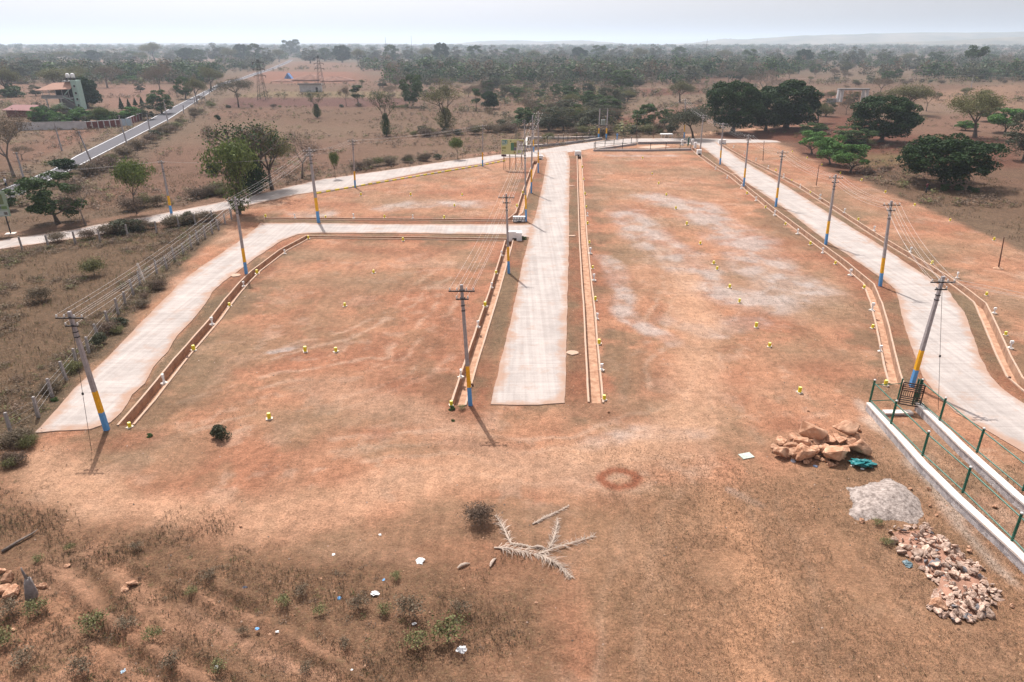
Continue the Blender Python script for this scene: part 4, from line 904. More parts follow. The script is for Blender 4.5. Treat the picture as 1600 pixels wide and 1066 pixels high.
def proto(key, kind, leaf, seed, bark='bark', n=5000, size=.14, **kw):
    rs = random.Random(seed); r_ = np.random.default_rng(seed)
    ob = dict(H=8, trunk=2.2, spread=.75, levels=4, kids=3, r0=.22, curl=.35, flat=0, lean=0, nl=26, lr=1.2, rx=3.6, rz=2.8, cz=4.6, sig=.55, ivy=0, maxlv=9); ob.update(kw)
    segs, tips = grow(rs, ob['H'], ob['trunk'], ob['spread'], ob['levels'], ob['kids'], ob['r0'], ob['curl'], ob['flat'], ob['lean'])
    tv, tf = tubes_np(segs, ob['maxlv'])
    if kind == 'dense':
        p, q = lobes(r_, n, ob['nl'], 0, ob['cz'], ob['rx'], ob['rz'], ob['lr'], ob.get('bottom', -.6))
        s = min(1, (ob['cz'] + .2 * ob['rz']) / max(tv[:, 2].max(), .1)); tv[:, 2] *= s; m_ = np.hypot(tv[:, 0], tv[:, 1]); up_ = tv[:, 2] > ob['trunk'] * s * .8; tv[up_, :2] *= min(1, ob['rx'] * .75 / m_.max())
        p[:, 2] = np.maximum(p[:, 2], .15)
    else:
        T_ = np.array([tuple(t) for t in tips]); k = r_.integers(0, len(T_), n); q = r_.normal(0, 1, (n, 3)); p = T_[k] + q * ob['sig'] * np.array([1, 1, .8]); q = q / np.linalg.norm(q, axis=1)[:, None]
        if ob['ivy']:
            m2 = int(n * ob['ivy']); a = r_.uniform(0, 6.28, m2); hh = r_.uniform(.05, ob.get('ivyh', .55), m2) * ob['H']; rr_ = ob.get('ivyr', .8) * (.3 + .85 * np.sin(np.pi * np.clip(hh / (ob.get('ivyh', .55) * ob['H']), 0, 1) ** .8)) * r_.uniform(.5, 1.1, m2) * (1 + .35 * np.sin(a * 3 + hh))
            p[:m2] = np.stack([rr_ * np.cos(a), rr_ * np.sin(a), hh], 1); q[:m2] = np.stack([np.cos(a), np.sin(a), a * 0 + .3], 1)
    lv, lf = leaves_np(r_, p, q, size)
    W_ = max(np.percentile(np.abs(lv[:, :2]), 98), .1) * 2; Hh = lv[:, 2].max()
    PROTO[key] = dict(tv=tv, tf=tf, lv=lv, lf=lf, W=W_, H=Hh, bark=bark, leaf=leaf, tm=np_mesh(key + '_trunk', tv, tf, M[bark], smooth=True), lm=np_mesh(key + '_crown', lv, lf, M[leaf]))
for i in range(3): proto(f'mango{i}', 'dense', 'leaf_dark', 20 + i, n=24000, size=.15, nl=64 + 12 * i, lr=.9, rx=3.7 + .8 * i, rz=3.5 - .25 * i, cz=3.9, trunk=1.4, r0=.35, bottom=-.8)
for i in range(2): proto(f'bright{i}', 'dense', 'leaf_bright', 30 + i, n=7500, size=.13, nl=20, lr=.75, rx=2.1, rz=1.9, cz=2.3, trunk=.8, r0=.16, maxlv=3, bottom=-.7)
for i in range(3): proto(f'mid{i}', 'dense', 'leaf_mid', 40 + i, n=8500, size=.14, nl=34, lr=.75, rx=2.6, rz=3.3, cz=4.0, trunk=1.5, maxlv=3, bottom=-.85)
for i in range(3): proto(f'grey{i}', 'dense', 'leaf_grey', 50 + i, n=6500, size=.13, nl=34, lr=.72, rx=2.7, rz=3.2, cz=3.9, trunk=1.5, maxlv=3, bottom=-.85)
for i in range(3): proto(f'dry{i}', 'tips', 'leaf_dry', 60 + i, bark='bark_pale', n=6000, size=.075, levels=5, kids=3, trunk=2.4, spread=.7, sig=.45, r0=.2)
for i in range(3): proto(f'olive{i}', 'tips', 'leaf_olive', 70 + i, n=9000, size=.085, levels=5, kids=3, trunk=2.0, spread=.72, sig=.5, r0=.24)
proto('lime0', 'tips', 'leaf_lime', 80, n=4500, size=.17, levels=4, kids=3, trunk=2.6, spread=.6, sig=.55, r0=.15)
proto('leafy0', 'tips', 'leaf_lime', 85, n=4300, size=.19, levels=4, kids=3, trunk=2.6, spread=.5, sig=.75, r0=.2, ivy=.25, ivyh=.7, ivyr=1.3)
proto('ivy0', 'tips', 'leaf_mid', 81, n=6000, size=.12, levels=4, kids=3, trunk=3.4, spread=.6, sig=.45, r0=.22, ivy=.72, ivyh=.62, ivyr=1.35)
proto('ivy1', 'tips', 'leaf_olive', 82, n=7000, size=.12, levels=5, kids=3, trunk=3.2, spread=.7, sig=.5, r0=.25, ivy=.55, ivyh=.6, ivyr=1.6)
proto('ivy2', 'tips', 'leaf_dark', 83, n=6000, size=.14, levels=4, kids=3, trunk=3.2, spread=.7, sig=.5, r0=.4, ivy=.8, ivyh=.7, ivyr=1.2)
proto('flat0', 'tips', 'leaf_grey', 84, n=3800, size=.09, levels=5, kids=3, trunk=3.0, spread=1.05, sig=.35, r0=.2, flat=.8)
proto('flat1', 'tips', 'leaf_grey', 86, n=9000, size=.12, levels=5, kids=3, trunk=2.4, spread=.95, sig=.5, r0=.2, flat=.9, lean=.3)
proto('bare0', 'tips', 'leaf_twig', 90, bark='bark_pale', n=900, size=.06, levels=5, kids=3, trunk=2.4, spread=.65, sig=.35, r0=.16)
proto('bare1', 'tips', 'leaf_twig', 91, bark='bark_pale', n=1500, size=.07, levels=5, kids=3, trunk=2.0, spread=.8, sig=.4, r0=.16)
proto('slim0', 'dense', 'leaf_mid', 92, n=1800, size=.16, nl=9, lr=.7, rx=1.0, rz=2.4, cz=4.4, trunk=2.0, maxlv=2)
proto('tall0', 'dense', 'leaf_mid', 93, n=5000, size=.2, nl=20, lr=1.1, rx=3.2, rz=1.9, cz=8.6, trunk=5.2, r0=.3, maxlv=4)
for i in range(3): proto(f'bush{i}', 'dense', ['leaf_mid', 'leaf_dark', 'leaf_grey'][i], 100 + i, n=1900, size=.13, nl=9, lr=.62, rx=1.1, rz=.9, cz=.75, trunk=.4, r0=.06, levels=3, maxlv=2)
for i in range(3): proto(f'twig{i}', 'tips', ['leaf_dry', 'leaf_twig', 'leaf_olive'][i], 110 + i, bark='bark_pale', n=2600, size=.045, levels=4, kids=4, trunk=.35, spread=.8, sig=.24, r0=.03, H=1.6)
for i in range(2): proto(f'twig{3 + i}', 'tips', ['leaf_dry', 'leaf_olive'][i], 120 + i, bark='bark_pale', n=520, size=.04, levels=4, kids=3, trunk=.3, spread=.5, sig=.13, r0=.015, H=1.6)
# conifer, palms
def cone_proto():
    r_ = np.random.default_rng(5); n = 2200; h = r_.uniform(.1, 1, n) ** .9; a = r_.uniform(0, 6.28, n); rr = (1.02 - h) * 1.1 * r_.uniform(.6, 1.1, n) * (1 + .2 * np.sin(h * 40))
    p = np.stack([rr * np.cos(a), rr * np.sin(a), h * 5], 1); q = np.stack([np.cos(a), np.sin(a), a * 0 + .4], 1); lv, lf = leaves_np(r_, p, q, .16)
    tv, tf = tubes_np([([Vector((0, 0, 0)), Vector((0, 0, 2)), Vector((0, 0, 4))], .1, .03, 0)])
    PROTO['cone0'] = dict(tv=tv, tf=tf, lv=lv, lf=lf, W=2.2, H=5.1, bark='bark', leaf='leaf_dark', tm=np_mesh('cone_trunk', tv, tf, M['bark']), lm=np_mesh('cone_crown', lv, lf, M['leaf_dark']))
cone_proto()
def frond(r_, L_, az, el, droop, nleaf=26, ll=.75, wd=.035):
    """rachis points and leaflet quads of one palm frond"""
    V = []; Q = []
    prev = np.array([0., 0, 0]); e = el; pts = []
    for k in range(nleaf):
        pts.append(prev.copy()); e -= droop / nleaf; prev = prev + np.array([math.cos(az) * math.cos(e), math.sin(az) * math.cos(e), math.sin(e)]) * L_ / nleaf
    side = np.array([-math.sin(az), math.cos(az), 0])
    for k, p in enumerate(pts):
        u = k / nleaf
        if u < .12: continue
        f_ = pts[min(k + 1, nleaf - 1)] - pts[max(k - 1, 0)]; f_ /= np.linalg.norm(f_) + 1e-9
        l = ll * math.sin(math.pi * min(1, .15 + u * .85)) ** .6 * r_.uniform(.8, 1.1)
        for s in (-1, 1):
            d = side * s * .8 + f_ * .6 + np.array([0, 0, -.25 + r_.uniform(-.15, .15)]); d /= np.linalg.norm(d); w_ = f_ * wd * 1.6; o = len(V)
            V += [p - w_, p + w_, p + d * l + w_ * .3, p + d * l - w_ * .3]; Q.append((o, o + 1, o + 2, o + 3))
    return np.array(V), np.array(Q), pts
def palm_proto(key, h, seed, nf=20, L_=2.9):
    r_ = np.random.default_rng(seed); V = []; Q = []; o = 0
    for k in range(nf):
        v, q, _ = frond(r_, L_ * r_.uniform(.85, 1.1), k * 2.399, r_.uniform(-.1, 1.15), r_.uniform(.9, 1.6), 16, .8, .05); V.append(v + np.array([.15, 0, h])); Q.append(q + o); o += len(v)
    lv = np.concatenate(V); lf = np.concatenate(Q)
    tv, tf = tubes_np([([Vector((0, 0, 0)), Vector((.05, .02, h * .5)), Vector((.15, 0, h))], .17, .12, 0)])
    PROTO[key] = dict(tv=tv, tf=tf, lv=lv, lf=lf, W=L_ * 1.9, H=h + 1.8, bark='bark_pale', leaf='palmleaf', tm=np_mesh(key + '_trunk', tv, tf, M['bark_pale']), lm=np_mesh(key + '_crown', lv, lf, M['palmleaf']))
palm_proto('palm0', 6.0, 1); palm_proto('palm1', 7.2, 2); palm_proto('palm2', 1.0, 3, 16, 3.0)

NAMES = {'mango': ('mango_tree', 'tree'), 'bright': ('mango_tree', 'tree'), 'mid': ('leafy_tree', 'tree'), 'grey': ('thorn_tree', 'tree'), 'dry': ('dry_tree', 'tree'), 'olive': ('acacia_tree', 'tree'), 'lime': ('young_tree', 'tree'), 'leafy': ('leafy_tree', 'tree'),
         'ivy': ('overgrown_tree', 'tree'), 'flat': ('umbrella_tree', 'tree'), 'bare': ('bare_tree', 'tree'), 'slim': ('slender_tree', 'tree'), 'tall': ('tall_tree', 'tree'), 'bush': ('bush', 'bush'), 'twig': ('dry_bush', 'bush'), 'cone': ('conifer_tree', 'tree'), 'palm': ('palm_tree', 'palm')}
def tree(key, px, py, topy, wpx, label, group=None, rz=None, at=None, hw=None):
    P_ = PROTO[key]; kind = key.rstrip('0123456789'); nm, cat = NAMES[kind]
    if at is None:
        b = g(px, py); h = max(.3, top_at(px, topy, b[1])[2]); w_ = wpx * mpp(px, py)
    else: b = at; h, w_ = hw
    t = empty(nm, (b[0], b[1], -.03), label, cat, group, rz if rz is not None else random.uniform(0, 6.28)); s = w_ / P_['W']; t.scale = (s, s * random.uniform(.92, 1.08), h / P_['H'])
    link('trunk', P_['tm'], t); link('crown', P_['lm'], t); return t

ADJ = {'mango': 'dark dense', 'bright': 'bright green', 'mid': 'green', 'grey': 'grey green', 'dry': 'brown twiggy', 'olive': 'olive coloured', 'bush': 'leafy green', 'twig0': 'brown twiggy', 'twig1': 'reddish twiggy', 'twig2': 'olive twiggy', 'bush2': 'grey green', 'bush1': 'dark green'}
def adj(key, h, hm): return ('tall ' if h > hm * 1.15 else 'low ' if h < hm * .85 else '') + (ADJ.get(key) or ADJ.get(key.rstrip('0123456789'), 'plain'))
def sector(px, x0, x1):
    u = (px - x0) / (x1 - x0 + 1e-6); return ['far left part', 'left part', 'middle', 'right part', 'far right part'][int(min(4, max(0, u * 5)))]
HERO = [
 ('mango1',1144,208,124,86,'huge dark mango tree with its trunk beside the cross road, left of the dark group'), ('mango1',1196,205,143,62,'lower dark mango tree in the middle of the dark group'), ('mango0',1228,201,123,92,'broad dark mango tree at the right of the dark group'),
 ('olive0',1277,192,155,34,'light green tree peeping out right of the dark mango group'), ('mango1',1376,222,147,95,'big dark mango tree standing alone before the ruined gateway'), ('mango2',1476,288,209,128,'wide dome shaped mango tree with a person at its foot'),
 ('bright0',1268,241,203,46,'small bright mango tree, left one of the three on the red soil'), ('bright1',1297,257,210,46,'small bright mango tree, middle one of the three on the red soil'), ('bright0',1329,269,224,52,'small bright mango tree, right one of the three on the red soil'),
 ('mid1',1268,218,191,44,'olive green tree behind the small bright mango trees on the left'), ('mid2',1333,228,197,56,'mid green tree between the bright mango trees and the dark lone mango'),
 ('olive1',1418,180,124,66,'yellow green acacia rising behind the lone dark mango'), ('dry0',1447,174,134,30,'small brown tree with a leaning trunk right of the yellow green acacia'), ('olive2',1523,215,131,76,'tall brownish acacia with a leaning trunk in the right field'),
 ('bright1',1509,204,188,28,'low bright tree left of the leaning acacia trunk'), ('bright0',1570,208,168,48,'bright round mango tree right of the tall acacia'), ('mid0',1545,190,160,36,'mid green tree behind the tall acacia'), ('grey1',1600,252,172,62,'grey brown tree cut by the right edge'),
 ('tall0',1518,121,70,30,'tall tree with a bare trunk and umbrella crown on the right skyline'), ('bare1',1568,112,84,44,'reddish bare tree on the right skyline'), ('dry1',1375,148,117,36,'dry twiggy tree above the ruined gateway'), ('bare1',1190,150,107,76,'reddish bare tree rising between the dark mango crowns'),
 ('dry2',1322,179,151,24,'small grey tree in front of the ruined gateway'), ('grey0',1290,182,153,28,'green tree left of the ruined gateway'), ('flat1',1083,216,161,84,'spreading umbrella tree with twin trunks behind the triangle'),
 ('olive0',1062,160,121,40,'brown olive tree in the middle distance right of the scrub valley'), ('mid1',1007,204,162,36,'bushy green tree behind the fenced triangle'), ('grey2',925,183,155,28,'round grey green tree above the far enclosure'), ('mid2',1038,197,170,28,'dark green bush tree right of the transformer'),
 ('grey0',952,169,126,38,'dense olive tree at the edge of the scrub valley'), ('mid0',972,142,108,34,'green tree beyond the scrub valley'), ('mid1',1104,120,95,30,'dark bamboo clump in the distance left of the mango group'),
 ('ivy0',604,213,135,32,'overgrown tree with a dark leafy trunk in the middle field'), ('ivy1',697,203,118,58,'tall sparse tree with a leafy green base in the middle field'), ('mid2',645,167,115,36,'dense green tree beside the plum coloured field'), ('slim0',744,173,137,13,'slender dark tree in the middle field'),
 ('mango0',766,170,142,28,'round dark tree in the middle field'), ('lime0',715,249,211,24,'small green sapling above the approach road'), ('ivy0',496,184,137,28,'small lopsided tree before the flat roofed shed'), ('dry0',541,166,131,18,'thin dry tree left of the plum field'), ('slim0',560,165,132,18,'thin green tree on the plum field'),
 ('bare1',472,279,194,64,'bare branching tree on the far side of the approach road'), ('lime0',524,279,232,16,'thin sapling beside the approach road'), ('ivy2',398,303,182,92,'large tree with a black ivy covered trunk above the approach road'), ('olive1',425,296,184,74,'fine leaved tree spreading right of the ivy trunk'),
 ('leafy0',375,335,204,76,'yellow green leafy tree at the end of the stone post fence'), ('bare0',338,264,188,34,'bare dead tree left of the ivy covered tree'), ('bush1',333,274,255,22,'dark round bush at the foot of the bare dead tree'), ('flat0',373,168,117,64,'umbrella shaped tree alone on the plum field'),
 ('bush1',341,189,179,9,'small dark bush alone in the left field'), ('lime0',214,334,240,58,'bright sapling tree on the approach road verge'), ('bare1',134,352,273,52,'bare forked tree beside the approach road'), ('mid0',91,350,268,84,'dense dark leafy tree by the approach road at the left'), ('bush1',106,271,246,40,'dark round bush on the edge of the asphalt road'),
 ('dry2',22,277,164,96,'big thick trunked dry tree at the left edge'), ('mid1',10,330,296,36,'small green tree behind the sign at the left edge'), ('bare0',128,237,200,22,'small broken bare tree in the field before the red fence'), ('dry1',35,250,225,30,'low ivy tangle at the foot of the big left tree'),
 ('bright0',60,193,166,24,'bright green tree in the garden beside the red roofed shed'), ('bright1',86,192,172,22,'green garden shrub tree before the staircase house'), ('palm1',98,188,160,26,'palm in the garden before the staircase house'), ('bright1',130,192,168,30,'flowering garden tree right of the staircase house'), ('lime0',163,193,165,26,'garden tree behind the white wall end'),
 ('bright0',207,190,166,28,'olive garden tree behind the red fence'), ('grey2',232,187,160,26,'garden tree at the end of the red fence'), ('mid2',254,178,140,38,'big dark green tree beside the asphalt road'), ('slim0',238,166,150,12,'little tree left of the roadside tree'),
 ('mid0',290,155,118,26,'dark green tree by the road before its bend'), ('olive0',308,160,115,30,'olive tree on the verge before the road bend'), ('olive2',330,140,99,36,'olive tree behind the road bend'), ('mango0',138,168,119,44,'dense dark tree behind the staircase house'),
 ('cone0',191,173,152,10,'dark conifer in the garden row, leftmost and largest of five'), ('cone0',202,169,154,8,'dark conifer in the garden row, second from the left'), ('cone0',212,166,153,8,'dark conifer in the garden row, third from the left'), ('cone0',222,164,151,8,'dark conifer in the garden row, fourth from the left'), ('cone0',232,162,151,7,'dark conifer in the garden row, rightmost of five'),
 ('olive1',12,150,98,46,'olive tree far left behind the fields'), ('grey0',32,130,95,36,'grey green tree in the left tree belt'), ('grey1',56,124,92,30,'round tree in the left tree belt'), ('olive2',88,143,102,66,'wide olive tree behind the staircase house'), ('olive0',118,135,98,38,'olive tree right of the water tanks'),
 ('dry1',168,137,98,48,'brown tree in the left belt above the pink field'), ('mango1',200,121,100,34,'dark wide tree in the left belt'), ('dry2',251,146,96,46,'tall brown tree above the pink field'), ('mid1',272,124,97,30,'green tree of the left belt near the road'), ('bright1',190,129,117,22,'pale green bush trees in the left belt'), ('bright0',208,130,118,22,'pale green bush trees in the left belt, right hand one'),
 ('bush0',18,152,134,30,'dark bushes at the left edge field boundary'), ('mid2',20,150,130,16,'round dark tree on the left field boundary'), ('grey2',57,150,132,18,'round grey tree left of the staircase house'),
 ('olive2',242,95,62,36,'big rounded tree on the left skyline'), ('mid0',450,88,62,22,'round tree on the skyline above the road, left one'), ('mid1',463,88,61,18,'round tree on the skyline above the road, right one'),
 ('twig0',65,470,443,38,'green brown bush in the dry left field'), ('twig2',148,430,395,36,'grassy dry bush in the middle of the left field'), ('bush2',345,686,663,30,'grey green weed clump on the near edge of the left plot'),
 ('twig1',751,818,784,52,'round brown burnt looking bush beside the palm fronds'), ('palm0',806,215,184,20,'small dark palm behind the billboard')]
lowset = set()
for k, px, py, ty, wp_, lab in HERO: tree(k, px, py, ty, wp_, lab)
for i, (px, py) in enumerate([(1528,122),(1540,124),(1551,121),(1562,124),(1574,120),(1584,124),(1595,121),(1536,118),(1570,117),(1600,125)]):
    tree('palm2', px, py, py - 22, 24, 'low coconut palm in the grove at the right edge' , 'coconut palms of the right hand grove')
SK = [(5,84,30,0),(25,80,26,2),(48,82,24,1),(75,79,36,0),(100,76,30,2),(128,80,26,1),(150,78,24,3),(178,76,28,0),(205,79,24,1),(222,78,20,2),(270,78,28,0),(292,74,26,3),(312,76,24,1),(338,66,26,0),(360,70,24,2),(378,68,22,3),(400,67,26,1),(420,74,20,0),(436,73,18,2),(485,71,26,0),(508,74,22,1),(535,70,26,3),(560,72,22,2),(585,73,24,0),(612,69,24,1),(640,72,20,0),(668,70,24,2),(690,66,22,3),(712,72,22,0),(742,70,24,1),(770,70,20,0),(800,74,26,1),(835,75,22,2),(870,73,24,0),(905,73,24,3),(935,70,24,1),(965,71,26,0),(1000,70,24,2),(1022,68,20,0),(1060,72,24,1),(1095,75,22,0),(1130,74,24,2),(1170,76,22,1),(1210,78,22,0),(1255,76,24,3),(1290,78,22,1),(1335,72,26,0),(1380,76,24,0),(1420,80,22,2),(1460,80,22,1),(1500,84,22,0),(1545,84,22,1),(1590,86,24,0)]
for i, (px, ty, wp_, kk) in enumerate(SK):
    tree(['grey0', 'mid0', 'olive0', 'mango1'][kk], px, 96 + (i * 7) % 5 + (4 if px > 1150 else 0), ty, wp_, ['grey green', 'green', 'olive', 'dark'][kk] + ' tree on the hazy skyline, ' + (ORD[i] if i < 20 else ('numbered ' + str(i + 1) if False else ORD[i - 20] + ' past the middle left' if i < 40 else ORD[i - 40] + ' past the middle right')).replace('nearest', 'first') + ' from the left', 'skyline trees')
# bushes along the near roads
def sdline(L, n, j):
    out = []
    for _ in range(n):
        k = random.randrange(len(L) - 1); u = random.random(); a, b = L[k], L[k + 1]
        out.append((a[0] + (b[0] - a[0]) * u + random.uniform(-j, j), a[1] + (b[1] - a[1]) * u + random.uniform(-j * .35, j * .35)))
    return out
BL = [([(48,190),(90,193),(135,194),(190,190),(250,180)], 34, 7, 'green bush in the garden behind the compound wall', 2.6), ([(20,178),(60,176),(120,178)], 14, 5, 'green bush around the shed and staircase house', 2.6), ([(155,368),(245,358),(345,342)], 26, 5, 'dry bush in the hedge along the near side of the approach road', 1.5), ([(30,383),(150,371)], 9, 5, 'dry bush in the sparse hedge left along the approach road', 1.2),
      ([(133,277),(204,240),(270,203),(340,158)], 40, 6, 'brown bush on the near verge of the asphalt road', 2.2), ([(190,330),(300,312),(360,300)], 14, 8, 'dry bush beyond the approach road below the ivy covered tree', 1.8),
      ([(530,268),(600,258),(655,252),(700,246)], 16, 4, 'dark dry bush in the row beyond the approach road', 1.7), ([(610,210),(690,212),(780,208),(800,200)], 30, 9, 'dry bush in the thicket behind the middle field', 2.4),
      ([(40,655),(160,535),(260,440)], 12, 6, 'dry bush growing along the stone post fence', 1.0), ([(0,690),(45,690),(15,730)], 9, 9, 'green brown bush at the near end of the stone post fence', .8),
      ([(860,214),(960,208),(1060,206)], 18, 6, 'dry thicket bush behind the far enclosure', 2.6), ([(1300,225),(1370,228)], 6, 6, 'low bush beneath the lone dark mango', 1.6), ([(1350,274),(1395,266)], 5, 4, 'grey brushwood pile beside the red soil', 1.4),
      ([(1420,293),(1530,300)], 8, 8, 'pale green weed in the shade of the dome shaped mango', .9), ([(1330,135),(1580,128)], 14, 10, 'grey bush in the right hand fields', 2.4), ([(340,168),(560,168),(650,170)], 14, 3, 'low bush on the boundary of the plum field', 1.4)]
for L, n, j, lab, h in BL:
    for px, py in sdline(L, n, j):
        if inside(np.array([g2((px, py))]), ROADW['approach_road'])[0] or inside(np.array([g2((px, py))]), ASPHW)[0]: continue
        k = random.choice(['twig0', 'twig1', 'twig2', 'twig0', 'twig1', 'twig2', 'twig0', 'bush2'] if 'brushwood' not in lab else ['twig1']); s = random.uniform(.6, 1.25)
        if 'pale green' in lab: k = 'bush0'
        if 'green bush' in lab: k = random.choice(['bush0', 'bush0', 'bright0', 'bush2', 'lime0'])
        b = g(px, py); xs_ = [p[0] for p in L]; lb = adj(k, s, .92) + ' bush' + lab[lab.index(' bush') + 5:] + ', ' + sector(px, min(xs_), max(xs_)) if ' bush' in lab else lab; tree(k, 0, 0, 0, 0, ' '.join(lb.split()[:16]), 'bushes' + (lab[lab.index(' bush') + 5:] if ' bush' in lab else ' ' + lab), at=b, hw=(h * s, h * s * random.uniform(1.0, 1.8)))

# trees scattered over the middle distance, and the far woods as one mass
OPEN = [[g2(p) for p in pp] for pp in ([(160,131),(275,131),(300,170),(155,170)], [(60,95),(345,94),(345,103),(60,104)], [(0,133),(80,133),(80,175),(0,175)], [(345,112),(600,112),(640,200),(560,270),(340,250),(250,210),(335,160)],
        [(600,170),(830,165),(800,235),(560,265)], [(1000,135),(1115,135),(1110,215),(960,200)], [(1240,135),(1600,128),(1600,300),(1240,230)], [(430,95),(560,96),(560,130),(400,130)], [(640,111),(830,113),(825,123),(640,117)], [(60,195),(190,200),(120,260),(60,260)])]
SITEP = [g2(p) for p in [(-400,760),(0,372),(400,300),(800,238),(1100,212),(1222,212),(1383,296),(1600,395),(2600,760),(800,5000)]]
road_l = [g2(p) for p in ASPH[1:12]]
def okpos(P, margin=6):
    P = np.asarray(P); m = ~inside(P, SITEP)
    for o in OPEN: m &= ~inside(P, o)
    m &= seg_dist(P, road_l) > margin
    m &= seg_dist(P, ROADW['approach_road']) > 5
    return m
cnt = 0; rs = random.Random(11); placed = []
ZONES = [((760,1110,108,205), 105, ['grey0','grey1','grey2','dry0','dry1','olive0','mid0','mid1','bush2','mid2'], 'bushy tree in the scrub valley behind the far enclosure', 5.0), ((0,345,92,130), 38, ['grey0','dry1','olive1','olive2','mid0','dry2','mango0'], 'tree in the left belt beyond the pink fields', 7.0),
         ((345,760,88,112), 36, ['grey0','grey1','mid0','mid2','olive0','dry0'], 'hazy tree beyond the excavated field', 7.5), ((560,830,112,165), 46, ['grey1','dry0','mid2','olive1','dry2','dry1','olive0'], 'scattered tree in the middle fields', 5.0), ((1240,1600,124,172), 22, ['dry0','grey1','olive1','dry2','olive0'], 'scattered tree in the right hand fields', 4.0), ((60,345,100,170), 16, ['dry1','olive0','grey0'], 'scattered tree in the left hand fields', 5.0),
         ((1110,1600,95,128), 50, ['grey0','grey1','mid1','dry1','olive0','dry0'], 'tree in the woods beyond the right hand fields', 7.5), ((0,60,120,165), 8, ['mid0','grey0'], 'dark tree in the left edge belt', 5)]
for (x0, x1, y0, y1), n, ks, lab, h in ZONES:
    got = 0; tr_ = 0
    while got < n and tr_ < n * 40:
        tr_ += 1; px, py = rs.uniform(x0, x1), y0 + (y1 - y0) * rs.random() ** .8; q = g2((px, py))
        if not okpos([q])[0] and not (lab.startswith('scattered') and rs.random() < .5): continue
        hh = h * rs.uniform(.65, 1.25); ky = rs.choice(ks); lb = adj(ky, hh, h) + ' ' + lab[lab.index('tree'):] + ', ' + ('near ' if py > (y0 + y1) / 2 else 'far ') + sector(px, x0, x1); tree(ky, 0, 0, 0, 0, lb, lab.replace('tree', 'trees', 1).replace('hazy ', ''), at=(q[0], q[1], 0), hw=(hh, hh * rs.uniform(.8, 1.35))); placed.append(q); got += 1

def mass(name, pos, hs, ws, keys, m_leaf, label, cat, bark=True, nleaf=160, size=.5, seed=3):
    """many far crowns merged into one object that reads as one wood"""
    r_ = np.random.default_rng(seed); VV = []; FF = []; MI = []; o = 0
    base = []
    for v in range(8):
        k = r_.integers(6, 10); d = r_.normal(0, 1, (k, 3)); d /= np.linalg.norm(d, axis=1)[:, None]; c = d * r_.uniform(.2, .34, (k, 1)) * [1, 1, 1.05] + [0, 0, .5]
        kk = r_.integers(0, k, nleaf); q = r_.normal(0, 1, (nleaf, 3)); q /= np.linalg.norm(q, axis=1)[:, None]; p = c[kk] + q * r_.uniform(.14, .24, (nleaf, 1)); p[:, 2] = np.maximum(p[:, 2], .1)
        lv, lf = leaves_np(r_, p, q, size * .1, .7, .5)
        t = np.array([(-.011, -.011, 0), (.011, -.011, 0), (.011, .011, 0), (-.011, .011, 0), (-.008, -.008, .5), (.008, -.008, .5), (.008, .008, .5), (-.008, .008, .5)]); tq = np.array([(0, 1, 5, 4), (1, 2, 6, 5), (2, 3, 7, 6), (3, 0, 4, 7)])
        base.append((np.concatenate([lv, t]), np.concatenate([lf, tq + len(lv)])))
    mt = r_.integers(0, len(m_leaf), len(pos))
    for i, (x, y) in enumerate(pos):
        bv, bf = base[i % 8]; a = r_.uniform(0, 6.28); ca, sa = math.cos(a), math.sin(a)
        v = np.empty_like(bv); v[:, 0] = (bv[:, 0] * ca - bv[:, 1] * sa) * ws[i] + x; v[:, 1] = (bv[:, 0] * sa + bv[:, 1] * ca) * ws[i] + y; v[:, 2] = bv[:, 2] * hs[i] - .1 + float(elev(x, y))
        VV.append(v); FF.append(bf + o); o += len(v); mi = np.full(len(bf), mt[i]); mi[-4:] = len(m_leaf); MI.append(mi)
    me = np_mesh(name, np.concatenate(VV), np.concatenate(FF), [M[k] for k in m_leaf] + [M['bark']], np.concatenate(MI).astype(np.int32))
    return tag(link(name, me), label, cat, kind='stuff')
r_ = np.random.default_rng(99)
def wedge(n, d0, d1, power=1.0):
    # positions with crowns ever more widely spaced as they recede
    u = r_.random(n); d = d0 * (d1 / d0) ** u if power == 1 else d0 + (d1 - d0) * u ** power; a = r_.uniform(-.74, .74, n); return np.stack([d * np.tan(a) * 1.0, d], 1)
W1 = wedge(12500, 420, 4200); W1 = W1[np.abs(W1[:, 0] / W1[:, 1]) < .86]; clus = fbm(W1[:, 0], W1[:, 1], 160, 4); keep = okpos(W1, 9) & (clus > .40 - np.clip((W1[:, 1] - 600) / 4500, 0, .3)); W1 = W1[keep]
hs = (4.5 + 9 * r_.random(len(W1)) ** 1.8) * (1 + np.clip(W1[:, 1] - 1500, 0, 3000) / 9000); ws = hs * r_.uniform(.9, 1.6, len(W1)) * (1 + np.clip(W1[:, 1] - 600, 0, 3000) / 2500)
mass('far_woods', W1, hs, ws, None, ['leaf_dark', 'leaf_mid', 'leaf_grey', 'leaf_dry', 'leaf_grey'], 'far woods and palm groves fading into the haze', 'woods', nleaf=130, size=.6)
W2 = wedge(9000, 150, 700); W2 = W2[okpos(W2, 6)]; sc = fbm(W2[:, 0], W2[:, 1], 45, 14); pxv = W2[:, 0] / W2[:, 1]; val = np.exp(-((pxv - .12) / .17) ** 4)
kp = sc > .60 - .30 * val; W2 = W2[kp]; val = val[kp]; hs = r_.uniform(.7, 2.2, len(W2)) * (1 + .8 * val); ws = hs * r_.uniform(1.2, 2.2, len(W2))
